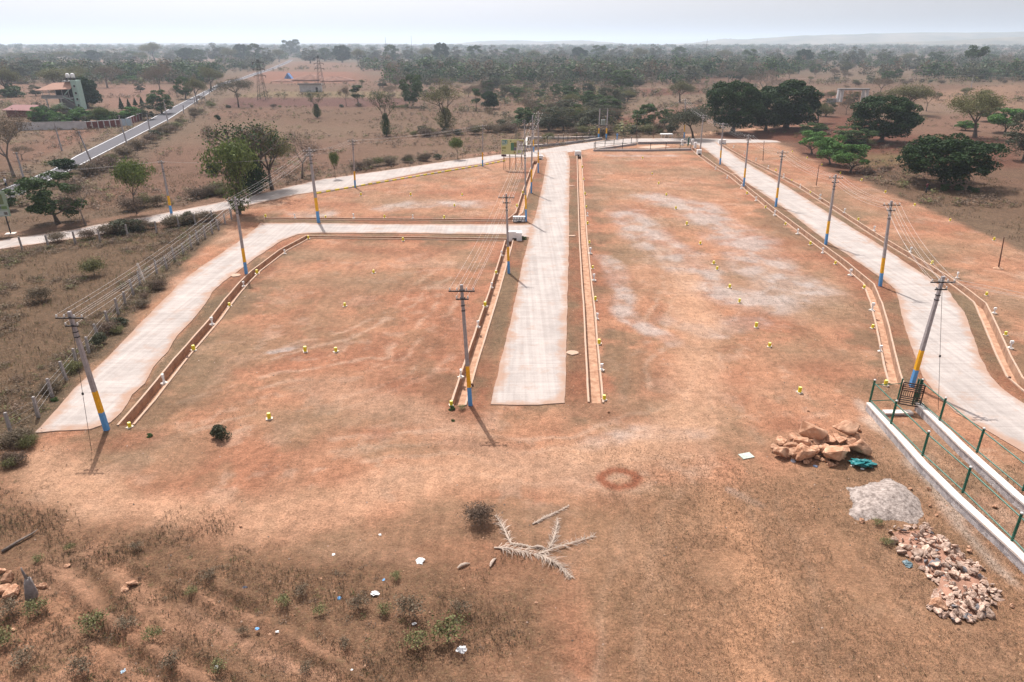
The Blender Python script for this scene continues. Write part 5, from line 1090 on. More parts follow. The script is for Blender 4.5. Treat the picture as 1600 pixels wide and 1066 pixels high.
HL = [([(345,152),(500,151),(640,150)],60,2.2), ([(560,107),(700,109),(830,110)],90,5), ([(345,113),(600,105)],60,3.5), ([(0,131),(150,132),(330,130)],80,3.5), ([(155,153),(300,153)],25,1.6), ([(600,131),(720,128),(830,127)],70,4), ([(640,152),(740,147),(830,141)],60,3), ([(1240,150),(1420,148),(1600,160)],60,2.2), ([(1100,137),(1240,141)],30,2.5), ([(1345,196),(1600,178)],30,1.2), ([(1110,159),(960,181)],30,1.8), ([(650,172),(760,176),(800,190)],40,2.2), ([(1240,132),(1600,128)],70,3.5), ([(400,131),(560,134)],30,1.6), ([(1380,262),(1440,256)],8,.8), ([(0,168),(70,172)],20,2.5), ([(1400,222),(1600,232)],24,.8), ([(60,104),(345,104)],60,4), ([(850,160),(1000,150),(1120,146)],60,3)]
hp = []; hh_ = []
for L_, n_, h_ in HL:
    for q_ in sdline(L_, n_, 5): hp.append(g2((q_[0], q_[1]))); hh_.append(h_ * random.uniform(.5, 1.3))
okh = ~inside(np.array(hp), ASPHW) & (seg_dist(np.array(hp), road_l) > 5); W2 = np.concatenate([W2, np.array(hp)[okh]]); hs = np.concatenate([hs, np.array(hh_)[okh]]); ws = np.concatenate([ws, np.array(hh_)[okh] * r_.uniform(1.1, 2.0, okh.sum())])
mass('scrub', W2, hs, ws, None, ['leaf_grey', 'leaf_dry', 'leaf_twig', 'leaf_olive'], 'low thorn scrub scattered over the fields and the valley', 'scrub', nleaf=70, size=.6, seed=8)
W3 = wedge(27000, 95, 480); m3 = ~inside(W3, SITEP) & ~inside(W3, ROADW['approach_road']) & ~inside(W3, ASPHW); W3 = W3[m3]
rd = seg_dist(W3, road_l); keep3 = (fbm(W3[:, 0], W3[:, 1], 30, 24) > .47) | ((rd < 9) & (fbm(W3[:, 0], W3[:, 1], 5, 25) > .40)) | ((seg_dist(W3, [g2(p) for p in [(110,350),(367,300),(600,258),(787,234)]]) < 7) & (fbm(W3[:, 0], W3[:, 1], 6, 27) > .42)); keep3 &= rd > 2.2; W3 = W3[keep3]; rd = rd[keep3]
hs = (.2 + 1.0 * r_.random(len(W3)) ** 2) * np.where(rd < 9, 1.4, 1); ws = hs * r_.uniform(1.3, 2.6, len(W3))
mass('field_weeds', W3, hs, ws, None, ['leaf_dry', 'leaf_twig', 'leaf_twig', 'leaf_olive'], 'low brown weeds dotted over the open fields and road verges', 'weeds', nleaf=30, size=.8, seed=18)
LP = [g2(p) for p in [(-600,400),(0,396),(155,372),(345,349),(55,655),(0,715),(-500,900)]]
U1 = np.stack([r_.uniform(-85, -24, 17000), r_.uniform(32, 92, 17000)], 1); U1 = U1[inside(U1, LP)]; fe_ = seg_dist(U1, [g2(p) for p in FP]); U1 = U1[(fbm(U1[:, 0], U1[:, 1], 7, 71) > .50) | ((fe_ < 2.5) & (fbm(U1[:, 0], U1[:, 1], 2, 72) > .42)) | (seg_dist(U1, [g2(p) for p in FP2]) < 3)]
NP_ = [g2(p) for p in [(-500,720),(20,720),(40,800),(430,860),(760,880),(840,980),(800,1300),(-700,1700)]]
U2 = np.stack([r_.uniform(-30, 2, 3200), r_.uniform(14, 32, 3200)], 1); U2 = U2[inside(U2, NP_)]; U2 = U2[(fbm(U2[:, 0], U2[:, 1], 3.5, 73) > .53)]
U = np.concatenate([U1, U2]); hs = np.concatenate([r_.uniform(.15, .65, len(U1)), r_.uniform(.07, .24, len(U2))]); ws = hs * r_.uniform(1.4, 2.8, len(U))
mass('undergrowth', U, hs, ws, None, ['leaf_dry', 'leaf_twig', 'leaf_twig', 'leaf_olive', 'leaf_dry'], 'tangled dry undergrowth of the left field and near left corner', 'undergrowth', nleaf=60, size=.55, seed=28)
# low weeds over the near and middle ground
def tufts(name, P, h, w_, mats, label, blades=7, seed=1, green=None, up=1.0):
    r_ = np.random.default_rng(seed); n = len(P); k = blades
    c = np.repeat(np.concatenate([P, np.zeros((n, 1))], 1), k, 0); hh = np.repeat(h, k) * r_.uniform(.5, 1.15, n * k); a = r_.uniform(0, 6.283, n * k); sp = np.repeat(w_, k) * r_.uniform(.2, 1, n * k)
    d = np.stack([np.cos(a), np.sin(a), a * 0], 1); root = c + d * (sp * .35)[:, None]; tip = c + d * sp[:, None] + np.array([0, 0, 1]) * hh[:, None]; mid = (root + tip) / 2 + np.array([0, 0, 1]) * (hh * .18)[:, None]
    s = np.stack([-np.sin(a), np.cos(a), a * 0], 1) * (hh * .035 + .004)[:, None]
    V = np.stack([root, mid + s, tip, mid - s], 1).reshape(-1, 3); Q = np.arange(4 * n * k).reshape(-1, 4)
    mi = np.repeat(r_.choice(len(mats), n, p=green), k).astype(np.int32)
    return tag(link(name, np_mesh(name, V, Q, [M[m] for m in mats], mi)), label, 'grass', kind='stuff')
NEARP = [g2(p) for p in [(-900,700),(45,700),(20,790),(430,850),(880,880),(930,1400),(-900,1900)]]
def field(n, x0, x1, y0, y1): return np.stack([r_.uniform(x0, x1, n), r_.uniform(y0, y1, n)], 1)
P_ = field(95000, -36, 6, 12, 33); P_ = P_[sdist(P_, NEARP) + (fbm(P_[:, 0], P_[:, 1], 4, 57) - .5) * 7 > r_.uniform(-.5, 2.5, len(P_))]; P_ = P_[fbm(P_[:, 0], P_[:, 1], 2.0, 51) > r_.uniform(.36, .56, len(P_))]
tufts('weeds', P_, r_.uniform(.04, .17, len(P_)) * (.4 + fbm(P_[:, 0], P_[:, 1], 2, 5)), r_.uniform(.05, .15, len(P_)), ['leaf_twig', 'leaf_dry', 'leaf_olive', 'straw', 'drygreen'], 'dry brown weeds covering the near left corner', 5, 2, [.42, .32, .04, .16, .06])
P_ = field(80000, 2, 36, 13, 36); P_ = P_[(fbm(P_[:, 0], P_[:, 1], 3, 52) > .36)]; m_ = (P_[:, 0] - 3 + (fbm(P_[:, 0], P_[:, 1], 5, 58) - .5) * 9 > r_.uniform(0, 4, len(P_))) & (P_[:, 1] + (fbm(P_[:, 0], P_[:, 1], 5, 59) - .5) * 9 < 34 - r_.uniform(0, 4, len(P_)))
for k in DRW: m_ &= seg_dist(P_, DRW[k]) > .9
for k in ROADW: m_ &= ~inside(P_, ROADW[k])
P_ = P_[m_]; tufts('dry_grass', P_, r_.uniform(.03, .09, len(P_)), r_.uniform(.05, .12, len(P_)), ['straw', 'leaf_dry', 'leaf_twig', 'drygreen'], 'short dry grass on the near right ground', 4, 3, [.35, .3, .25, .1])
P_ = field(110000, -85, 85, 31, 130); m_ = (fbm(P_[:, 0], P_[:, 1], 3, 53) > r_.uniform(.45, .62, len(P_))) & (P_[:, 1] > 31 + r_.uniform(0, 3, len(P_)) + (fbm(P_[:, 0], P_[:, 1], 5, 60) - .5) * 5)
LEFTF = [g2(p) for p in [(-600,400),(0,392),(155,369),(345,347),(60,650),(0,715),(-600,1000)]]
inl = inside(P_, LEFTF); m_ |= inl & (fbm(P_[:, 0], P_[:, 1], 3, 54) > .42)
for k in DRW: m_ &= seg_dist(P_, DRW[k]) > .8
for k in ROADW: m_ &= ~inside(P_, ROADW[k])
P_ = P_[m_]; inl = inside(P_, LEFTF) | ~inside(P_, SITEP)
tufts('ground_cover', P_, np.where(inl, r_.uniform(.10, .38, len(P_)), r_.uniform(.03, .10, len(P_))), np.where(inl, r_.uniform(.15, .4, len(P_)), r_.uniform(.07, .2, len(P_))), ['leaf_dry', 'straw', 'leaf_twig', 'leaf_olive', 'drygreen'], 'low dry herbs over the plots and the left field', 5, 4, [.3, .2, .25, .12, .13])
# taller separate weeds in the near left corner
WD = [(330,905,26),(300,930,20),(560,950,34),(520,905,22),(600,960,26),(640,960,50),(700,1000,60),(720,960,34),(745,985,40),(650,1010,40),(470,930,26),(445,945,26),(215,860,22),(100,1000,40),(60,960,36),(20,960,40),(150,985,44),(200,985,34),(85,905,22),(60,880,20),(130,1050,40),(240,1000,30),(270,1040,34),(10,900,30),(110,860,18),(540,1010,24),(500,960,24),(380,990,20),(690,930,22),(620,905,20),(35,1040,40),(340,1050,30),(480,1050,26),(170,930,20),(5,1010,40)]
for i, (px, py, wpx) in enumerate([q for j, q in enumerate(WD) if j % 5 != 3]):
    wpx *= .8
    b = g(px, py); w_ = wpx * mpp(px, py); tree(['twig3', 'twig4', 'twig3', 'twig4'][i % 4], 0, 0, 0, 0, ['brown twiggy', 'olive green'][i % 2] + ' spindly weed in the near left corner, ' + sector(px, 0, 750) + (' upper' if py < 950 else ' lower' if py > 1005 else ''), 'spindly weeds of the near left corner', at=b, hw=(w_ * 1.0, w_ * 1.25))
for px, py, wpx, lab in ((706,640,9,'small green weed at the near end of the middle drain, left one'), (722,640,13,'small green weed at the near end of the middle drain, right one'), (234,682,8,'tiny green weed tuft near the leaning left pole'), (708,658,5,'tiny weed on the bare soil below the middle drain'), (85,626,9,'green weed at the foot of a stone fence post'), (1384,850,18,'green weed clump beside the rubble pile'), (818,374,8,'green tuft beside the stepped culvert block'), (1372,820,16,'yellowish weed between sand heap and rubble')):
    b = g(px, py); w_ = wpx * mpp(px, py); tree('twig4' if wpx > 12 else 'bush0', 0, 0, 0, 0, lab, None, at=b, hw=(w_ * .7, w_ * 1.2))

# ------------------------------------------------------------------ hills on the horizon
def hill(name, cx, cy, wx, wy, h, seed, n=90):
    xs = np.linspace(-1, 1, n); ys = np.linspace(-1, 1, 14); X, Y = np.meshgrid(xs, ys); XX = cx + X * wx; YY = cy + Y * wy
    Z = h * (1 - np.abs(X) ** 2.5) * (1 - np.abs(Y) ** 2) * (.65 + .5 * fbm(XX, YY, wx * .35, seed)) + (rng.random(X.shape) - .5) * h * .03 - 6
    idx = np.arange(X.size).reshape(X.shape); Q = np.stack([idx[:-1, :-1], idx[:-1, 1:], idx[1:, 1:], idx[1:, :-1]], -1).reshape(-1, 4)
    tag(link(name, np_mesh(name, np.stack([XX.ravel(), YY.ravel(), Z.ravel()], 1), Q, M['hill'], smooth=True)), kind='structure')
M['hill'] = mat('wooded_hill', (.10, .11, .07), .95, .35, .006, col2=(.16, .13, .09))
hill('hills', 3300, 4700, 2700, 600, 112, 1); hill('hills', 2900, 3300, 2250, 380, 62, 2); hill('hills', 200, 5200, 900, 300, 66, 3); hill('hills', 1750, 5200, 700, 300, 78, 4); hill('hills', -2600, 6500, 3000, 500, 52, 5)

# ------------------------------------------------------------------ buildings
def bx_(name, m, parent, *boxes):
    mb = MB()
    for b in boxes: mb.box(*b)
    return mb.obj(name, m, parent)
M['mint'] = mat('mint_wall', (.36, .50, .44), .8, .08, 1.5); M['tile'] = mat('clay_tiles', (.40, .23, .17), .85, .12, 2.5, .4, 3); M['dark_open'] = mat('dark_opening', (.05, .045, .045), .9); M['greywall'] = mat('grey_plaster', (.26, .25, .25), .9, .1, 2); M['redwall'] = mat('red_wall', (.17, .055, .05), .9, .12, 1); M['whitewall'] = mat('stained_white_wall', (.50, .48, .48), .9, .15, .8)  # dark_open: near-black colour painted for the shade inside open rooms and windows
hq = g(100, 172); ht = empty('house', hq, 'open fronted storeyed house with clay tile roof, mint stair tower and two water tanks', 'house', rz=R(4))
S_ = mpp(100, 172)
# local x across, z up; photo column 100 -> x 0
bx_('stair_tower', M['mint'], ht, ((5.6, 1.2, 4.9), (1.9, 3.4, 9.8)), ((4.2, 3.4, 4.7), (1.2, 1.4, 9.4)))
for k, z in enumerate((1.6, 3.6, 5.6, 7.9)): f_ = bx_('window', M['dark_open'], ht, ((5.7, -.53, z), (.6, .05, .7))); bx_('window_ledge', M['whitewall'], f_, ((5.7, -.62, z - .45), (1.1, .2, .12)))
bx_('wall', M['greywall'], ht, ((.6, 4.6, 2.2), (7.6, .3, 4.4)), ((1.8, 3.4, 1.6), (4.0, .3, 3.2)))
bx_('upper_floor', M['whitewall'], ht, ((-1.0, 2.0, 3.95), (10.4, 5.4, .3))); bx_('parapet', M['greywall'], ht, ((-1.6, -.72, 4.5), (9.0, .12, .8)), ((-6.1, 2.0, 4.5), (.12, 5.4, .8)), ((-1.6, -.72, 4.93), (9.2, .2, .07)))
bx_('upper_room', M['dark_open'], ht, ((.8, 3.3, 5.6), (6.6, 2.6, 3.0)))
bx_('post', M['whitewall'], ht, *[((x, -.4, 5.8), (.14, .14, 3.2)) for x in (-5.6, -3.4, -1.2, 1.0, 3.2)]); bx_('pillar', M['whitewall'], ht, ((.1, -.4, 2.0), (.3, .3, 3.9)), ((-4.8, -.4, 2.0), (.3, .3, 3.9)))
mb = MB(); rv = [(-7.2, -1.6, 6.6), (4.7, -1.6, 7.1), (4.9, 2.0, 9.2), (-2.6, 2.0, 8.9), (4.7, 5.2, 7.3), (-7.2, 5.2, 6.8)]
mb.add(rv + [(x, y, z - .16) for x, y, z in rv], [(0, 1, 2, 3), (3, 2, 4, 5), (0, 3, 5), (0, 6, 7, 1), (1, 7, 8, 2), (2, 8, 10, 4), (4, 10, 11, 5), (5, 11, 6, 0), (6, 9, 8, 7), (9, 11, 10, 8), (6, 11, 9)]); mb.obj('roof', M['tile'], ht)
bx_('roof_slab', M['whitewall'], ht, ((3.6, 2.4, 9.5), (4.4, 3.6, .2))); bx_('tank_stand', M['iron'], ht, ((4.0, 1.6, 10.5), (3.4, 1.6, .12)), *[((x, 1.6, 10.0), (.12, 1.4, 1.0)) for x in (2.6, 4.0, 5.4)])
for x in (3.2, 4.9): mb = MB(); mb.lathe([(.62, 0), (.65, .2), (.65, 1.0), (.5, 1.35), (.2, 1.5)], 14, (x, 1.6, 10.57)); mb.obj('water_tank', M['white'], ht, True)
mb = MB()
for i, (x0, z0, x1, z1) in enumerate(((1.4, 4.6, 4.6, 3.0), (1.8, .9, 4.6, -.1), (4.6, 7.2, 2.2, 5.2))):
    mb.tube([(x0, -1.3, z0), ((x0 + x1) / 2, -1.35, (z0 + z1) / 2 + .1), (x1, -1.3, z1)], .16, 4)
mb.obj('stair_rail', M['mint'], ht)
bx_('stair_flight', M['greywall'], ht, *[((1.8 + k * .3, -1.0, 3.9 - k * .24), (.34, .9, .28)) for k in range(10)])
sq = g(33, 183); s2 = empty('shed', sq, 'low shed with red sheet roof left of the staircase house', 'shed'); bx_('wall', M['redwall'], s2, ((0, 1.5, 1.1), (8.6, 3, 2.4))); mb = MB(); mb.add([(-4.9, -1, 2.2), (4.6, -1, 2.0), (4.4, 3.6, 3.4), (-4.0, 3.6, 3.5), (-4.9, -1, 2.1), (4.6, -1, 1.9), (4.4, 3.6, 3.3), (-4.0, 3.6, 3.4)], [(0, 1, 2, 3), (0, 4, 5, 1), (1, 5, 6, 2), (3, 2, 6, 7), (0, 3, 7, 4), (7, 6, 5, 4)]); mb.obj('roof', mat('red_sheet', (.20, .075, .07), .7, .1, 2), s2)
def wall_run(a, b, h, wd, m, label, posts=None, name='compound_wall'):
    A, B = Vector(g(*a)), Vector(g(*b)); t = empty(name, A, label, 'wall'); d = B - A; L_ = d.length; rz = math.atan2(d.y, d.x)
    bx_('wall_body', m, t, ((d.x / 2, d.y / 2, h / 2 - .05), (L_, wd, h), rz)); bx_('coping', M['whitewall'] if m is not M['whitewall'] else M['greywall'], t, ((d.x / 2, d.y / 2, h + .0), (L_ + .1, wd + .08, .1), rz))
    if posts:
        for k in range(posts + 1): bx_('pillar', M['whitewall'], t, ((d.x * k / posts, d.y * k / posts - .1, h / 2), (.25, wd + .15, h + .25), rz))
wall_run((28,204), (136,202), 2.0, .3, M['whitewall'], 'long stained white compound wall before the garden'); wall_run((136,202), (191,198), 1.9, .25, M['redwall'], 'dark red compound fence with white posts beside the white wall', 6); wall_run((200,196), (222,187), 1.9, .25, M['redwall'], 'dark red fence running back along the asphalt road', 5)
gq = g(196, 197); gg = empty('entrance_gate', gq, 'pale blue sheet gate in the red compound fence', 'gate', rz=R(20)); bx_('gate_leaf', mat('pale_blue_sheet', (.38, .47, .55), .6, .1, 2), gg, ((-.35, 0, 1), (1.2, .06, 1.9)), ((.95, 0, 1), (1.2, .06, 1.9))); bx_('pillar', M['whitewall'], gg, ((-1.15, 0, 1.1), (.3, .3, 2.2)), ((1.75, 0, 1.1), (.3, .3, 2.2)))
hq = g(485, 144); h2 = empty('shed', hq, 'small flat roofed white shed beyond the plum field', 'shed', rz=R(3)); bx_('wall', M['whitewall'], h2, ((0, 2, 1.6), (10.2, 4, 3.4))); bx_('roof', M['greywall'], h2, ((0, 1.9, 3.45), (11.4, 5, .3)), ((0, -.55, 3.75), (11.4, .15, .5))); bx_('door', M['dark_open'], h2, ((3.2, -.02, 1.1), (1.0, .06, 2.2)))
hq = g(451, 123); tn = empty('tent', hq, 'small blue tarpaulin tent in the excavated field', 'tent'); mb = MB(); mb.add([(-2.6, -2, 0), (2.6, -2, 0), (0, -2, 3.6), (-2.6, 3, 0), (2.6, 3, 0), (0, 3, 3.6)], [(0, 1, 2), (4, 3, 5), (0, 2, 5, 3), (1, 4, 5, 2)]); mb.obj('canopy', mat('blue_tarp', (.10, .22, .48), .6), tn); bx_('pole', M['iron'], tn, ((0, -2.1, 1.8), (.1, .1, 3.8)))
hq = g(667, 90); tn = empty('farmhouse', hq, 'far white roofed building on the wooded horizon', 'house'); bx_('wall', M['whitewall'], tn, ((0, 6, 4), (30, 12, 9))); mb = MB(); mb.add([(-17, 0, 8), (17, 0, 8), (0, 0, 15), (-17, 14, 8), (17, 14, 8), (0, 14, 15)], [(0, 1, 2), (4, 3, 5), (0, 2, 5, 3), (1, 4, 5, 2), (0, 3, 4, 1)]); mb.obj('roof', M['white'], tn)
for px, py, rx, h, lab in ((487,126,13,3.4,'large heap of dug red earth left of the pylon'), (522,127,12,2.6,'heap of dug red earth right of the pylon'), (444,128,7,1.6,'low earth heap before the blue tent')):
    q = g(px, py); mb = MB(); rings = []
    prof = [(rx, -.1), (rx * .8, h * .3), (rx * .5, h * .72), (rx * .25, h * .93), (.3, h)]; mb.lathe(prof, 16); mb.v = [(x * (1 + .3 * math.sin(3 * math.atan2(y, x) + px)), y * .8, z * (1 + .2 * math.sin(5 * math.atan2(y, x)))) for x, y, z in mb.v]
    tag(mb.obj('earth_mound', mat('dug_earth', (.19, .10, .072), .95, .2, .5, .5, 1), None, True, q), lab, 'earth heap')
# ruined gateway
gq = g(1330, 161); rg = empty('gateway', gq, 'unfinished pillared concrete gateway in the right field', 'gateway'); sx = mpp(1330, 161); z1 = top_at(1330, 138, gq[1])[2]
bx_('beam', M['greywall'], rg, ((0, 0, z1 - .35), (48 * sx, 1.6, .5)), ((0, 1.9, z1 - .7), (44 * sx, .5, .4)))
for x in (-22.5, -17, 16, 22): bx_('pillar', M['whitewall'], rg, ((x * sx, 0, (z1 - .6) / 2), (.75, 1.3, z1 - .6)))
bx_('scaffold_poles', mat('bamboo', (.28, .17, .10), .9), rg, *[((-14 + k * 2.45) * sx, (k % 3) * .5 - .4, (z1 - .9) / 2) and (((-14 + k * 2.45) * sx, (k % 3) * .5 - .4, (z1 - .9) / 2), (.13, .13, z1 - 1.0)) for k in range(12)])
bx_('base_slab', M['drain_floor'], rg, ((0, 0, .1), (50 * sx, 3, .3))); bx_('side_wall', M['greywall'], rg, ((-31 * sx, 0, .9), (16 * sx, .3, 1.6)))
# lattice pylons
def pylon(px, py, ty, label):
    b = g(px, py); h = top_at(px, ty, b[1])[2]; t = empty('lattice_pylon', b, label, 'pylon', 'lattice pylons'); W0, W1 = h * .11, h * .018
    c = lambda u, i, j: Vector(((W0 + (W1 - W0) * u) * i, (W0 + (W1 - W0) * u) * j, u * h))
    mb = MB()
    for i in (-1, 1):
        for j in (-1, 1): mb.tube([c(0, i, j), c(1, i, j)], [.085, .05], 4)
    mb.obj('legs', M['iron'], t); mb = MB(); n = 9
    for k in range(n):
        u0, u1 = 1 - (1 - k / n) ** 1.0, 1 - (1 - (k + 1) / n) ** 1.0
        for (i, j), (i2, j2) in (((-1, -1), (1, -1)), ((1, -1), (1, 1)), ((1, 1), (-1, 1)), ((-1, 1), (-1, -1))):
            mb.tube([c(u0, i, j), c(u1, i2, j2)], .035, 3, False); mb.tube([c(u0, i2, j2), c(u1, i, j)], .035, 3, False)
    mb.obj('bracing', M['iron'], t)
    for u in (.60, .76, .92) if h < 25 else (.62, .76, .9):
        mb = MB(); z = u * h; a = h * .16
        mb.tube([(-a, 0, z), (a, 0, z)], .10, 4); mb.tube([(-a, 0, z), (0, 0, z + h * .05), (a, 0, z)], .07, 4); arm = mb.obj('cross_arm', M['iron'], t)
        mb = MB(); [mb.tube([(s * a * .95, 0, z), (s * a * .95, 0, z - h * .05)], .12, 5) for s in (-1, 1)]; mb.obj('insulator', M['rust'], arm)
pylon(502, 138, 87, 'dark lattice pylon beyond the white shed'); pylon(411, 156, 93, 'lattice pylon left of the white shed, nearer one')
for px, ty, by in ((604, 58, 90), (644, 56, 90), (1102, 61, 92)):
    b = g(px, by); h = top_at(px, ty, b[1])[2]; t = empty('radio_mast', b, {604: 'thin mast on the skyline, left one', 644: 'thin mast on the skyline left of the middle', 1102: 'thin mast on the skyline right of the middle'}[px], 'mast'); mb = MB(); mb.tube([(0, 0, 0), (0, 0, h)], [.5, .25], 4); mb.obj('shaft', M['iron'], t)

# ------------------------------------------------------------------ rocks, rubble, sand, fronds, litter
def rock_mesh(seed, el=(1, .8, .6), k=16, m='rock'):
    rs = random.Random(seed); bm = bmesh.new()
    for _ in range(k):
        v = Vector([rs.gauss(0, 1) for _ in range(3)]).normalized() * rs.uniform(.8, 1); bm.verts.new((v.x * el[0] * .5, v.y * el[1] * .5, v.z * el[2] * .5))
    r = bmesh.ops.convex_hull(bm, input=bm.verts); bmesh.ops.delete(bm, geom=[e for e in r['geom_interior'] if isinstance(e, bmesh.types.BMVert)], context='VERTS')
    bmesh.ops.bevel(bm, geom=list(bm.edges), offset=.025, segments=1, affect='EDGES', clamp_overlap=True)
    bmesh.ops.triangulate(bm, faces=bm.faces); bmesh.ops.subdivide_edges(bm, edges=bm.edges, cuts=2, use_grid_fill=True)
    for v in bm.verts: v.co += v.co.normalized() * ((float(vnoise(v.co.x * 4 + seed, v.co.y * 4 + v.co.z * 3, .5, seed)) - .5) * .07)
    me = bpy.data.meshes.new('rock'); bm.to_mesh(me); bm.free(); me.materials.append(M[m]); return me
RK = [rock_mesh(i, (1, random.uniform(.65, .95), random.uniform(.5, .8)), 13 + i % 5) for i in range(8)]
def put(name, me, x, y, z, s, label, cat, group, rot=None):
    o = link(name, me); o.location = (x, y, z); o.rotation_euler = rot or (random.uniform(-.5, .5), random.uniform(-.5, .5), random.uniform(0, 6.28)); o.scale = (s, s * random.uniform(.85, 1.15), s * random.uniform(.8, 1.1)); return tag(o, label, cat, group)
BR = [(1266,683,54,.75,'long pointed ochre boulder on top of the pile at the back left'), (1315,680,54,.7,'long ochre boulder on top of the pile at the back right'), (1302,714,52,.35,'largest angular boulder at the front of the pile'), (1254,714,42,.25,'long ochre boulder at the front left of the pile'), (1249,698,38,.45,'flat faced boulder in the left middle of the pile'),
      (1222,711,34,.2,'round ochre boulder at the left foot of the pile'), (1211,703,22,.15,'small boulder at the far left tip of the pile'), (1220,694,26,.2,'thin slab boulder at the back left of the pile'), (1238,688,26,.3,'narrow slab leaning on the left of the pile'), (1290,694,30,.55,'mid sized rock between the two top boulders'), (1308,692,30,.6,'rounded rock behind the largest boulder'),
      (1327,696,24,.5,'small pale rock right of the largest boulder'), (1334,690,30,.3,'upright rock at the back right of the pile'), (1341,708,44,.2,'oblong boulder at the right end of the pile'), (1270,708,26,.4,'small pale rock in the middle of the pile'), (1240,712,24,.3,'dark ochre rock low in the left of the pile'), (1285,705,22,.45,'wedged rock left of the largest boulder'), (1318,706,24,.4,'wedged rock right of the largest boulder'), (1234,701,26,.4,'brown rock in the left heart of the pile'), (1277,697,30,.3,'rock buried under the top boulders'), (1300,697,26,.25,'buried rock at the back of the pile'), (1260,702,26,.3,'buried rock in the pile centre')]
for i, (px, py, wpx, z, lab) in enumerate(BR):
    q = g(px, py + z * 14); s = wpx * mpp(px, py) * 1.02; put('boulder', RK[i % 8], q[0], q[1], z * .85 + s * .13, s, lab, 'boulder', 'ochre boulders of the near pile', (random.uniform(-.25, .25), random.uniform(-.25, .25), random.uniform(-.5, .5) if wpx > 40 else random.uniform(0, 6.28)))
for i in range(34):
    px, py = random.uniform(1208, 1356), random.uniform(692, 729); q = g(px, py); s = random.uniform(.22, .5); put('stone', RK[random.randrange(8)], q[0], q[1], s * .2 + (.12 if py < 712 else 0), s, 'small broken rock between the ochre boulders, ' + sector(px, 1212, 1352), 'stone', 'small rocks of the boulder pile')
for px, py, wpx, lab in ((105,887,13,'single round pale boulder at the near left'), (8,925,34,'brown boulder of the heap cut by the left edge, lower one'), (14,905,36,'ochre boulder of the heap cut by the left edge, upper one'), (20,930,40,'flat boulder at the front of the left edge heap'), (66,918,22,'small pale boulder right of the left edge heap'), (50,922,26,'long pale boulder right of the left edge heap'), (2,895,24,'ochre boulder topmost in the left edge heap'), (22,985,12,'small stone in the weeds below the left edge heap'), (207,915,24,'red brown clod of earth in the near left corner'), (196,922,16,'smaller clod of earth beside the red brown clod'),
                       (376,823,7,'little pale stone below the worn path'), (1343,674,14,'flat pinkish stone behind the boulder pile'), (1581,948,13,'lone ochre stone right of the rubble pile'), (1515,858,12,'pair of flat stones right of the rubble pile, upper'), (1514,862,12,'pair of flat stones right of the rubble pile, lower'), (1451,766,11,'pale stone between sand heap and low wall'), (1453,792,8,'small stone right of the sand heap'), (1463,806,7,'small grey stone above the rubble pile'), (1554,793,11,'grey stone inside the low walls'), (1263,643,6,'pale stone between the marker row and the boulder pile'), (1346,815,12,'pale stone at the foot of the sand heap'), (1423,765,8,'white flat stone right of the sand heap'), (838,943,9,'orange stone below the palm fronds'), (951,645,6,'dark stone near the end of the middle drain'), (109,567,9,'pale stone by the stone post fence')):
    q = g(px, py); s = wpx * mpp(px, py) * (.78 if px < 80 else 1); put('stone', RK[random.randrange(8)], q[0], q[1], s * .18, s, lab, 'stone', None)
RB = [rock_mesh(40 + i, (1, random.uniform(.6, 1), random.uniform(.35, .7)), 9 + i % 4, 'rubble' if i else 'rubble_grey') for i in range(8)]
RPOLY = [(1390,828),(1450,822),(1478,850),(1500,868),(1530,890),(1556,930),(1540,962),(1500,975),(1455,955),(1470,915),(1430,880),(1405,862)]
RPW = [g2(p) for p in RPOLY]; n = 0; rs = random.Random(3)
mb = MB(); cx_ = sum(p[0] for p in RPW) / len(RPW); cy_ = sum(p[1] for p in RPW) / len(RPW); nr = 6; ang_pts = RPW
rows = []
for k in range(nr + 1):
    u = k / nr; rows.append([(cx_ + (p[0] - cx_) * (1 - u), cy_ + (p[1] - cy_) * (1 - u), -.05 + .26 * (1 - (1 - u) ** 2) + (rs.uniform(0, .06) if 0 < k else 0)) for p in RPW])
mb.add([v for r in rows for v in r], [(k * 12 + j, k * 12 + (j + 1) % 12, (k + 1) * 12 + (j + 1) % 12, (k + 1) * 12 + j) for k in range(nr) for j in range(12)]); tag(mb.obj('soil_heap', mat('red_clods', (.30, .16, .11), .95, .25, 3, .8, 6), None, True), 'red soil heap under the pale rubble stones', 'soil heap')
for k in range(4000):
    if n >= 298: break
    px, py = rs.uniform(1388, 1560), rs.uniform(818, 980); q = g2((px, py)); dd = sdist(np.array([q]), RPW)[0]
    if dd < -.12: continue
    if 1400 < px < 1450 and 833 < py < 848 and rs.random() < .7: continue
    s = rs.choice([.24, .3, .34, .4, .46, .6]) * rs.uniform(.8, 1.2); grey = rs.random() < .1
    put('rubble_stone', RB[0] if grey else RB[rs.randrange(1, 8)], q[0], q[1], .04 + min(.24, max(0, dd) * .45) + rs.uniform(0, .06), s, ('large ' if s > .33 else 'small ' if s < .22 else '') + ('dark grey' if grey else 'pale pinkish') + ' broken stone in the rubble pile, ' + ('far end' if py < 860 else 'near end' if py > 935 else 'middle') + (' left edge' if px < 1400 + (py - 828) * .55 + 35 else ' right edge' if px > 1430 + (py - 828) * .95 else ''), 'stone', 'rubble stones of the near right pile', (rs.uniform(-.9, .9), rs.uniform(-.9, .9), rs.uniform(0, 6.28))); n += 1
q = g(1465, 950); put('rubble_slab', RK[3], q[0], q[1], .18, .85, 'largest flat slab at the near end of the rubble pile', 'stone', None, (.1, .2, -.5))
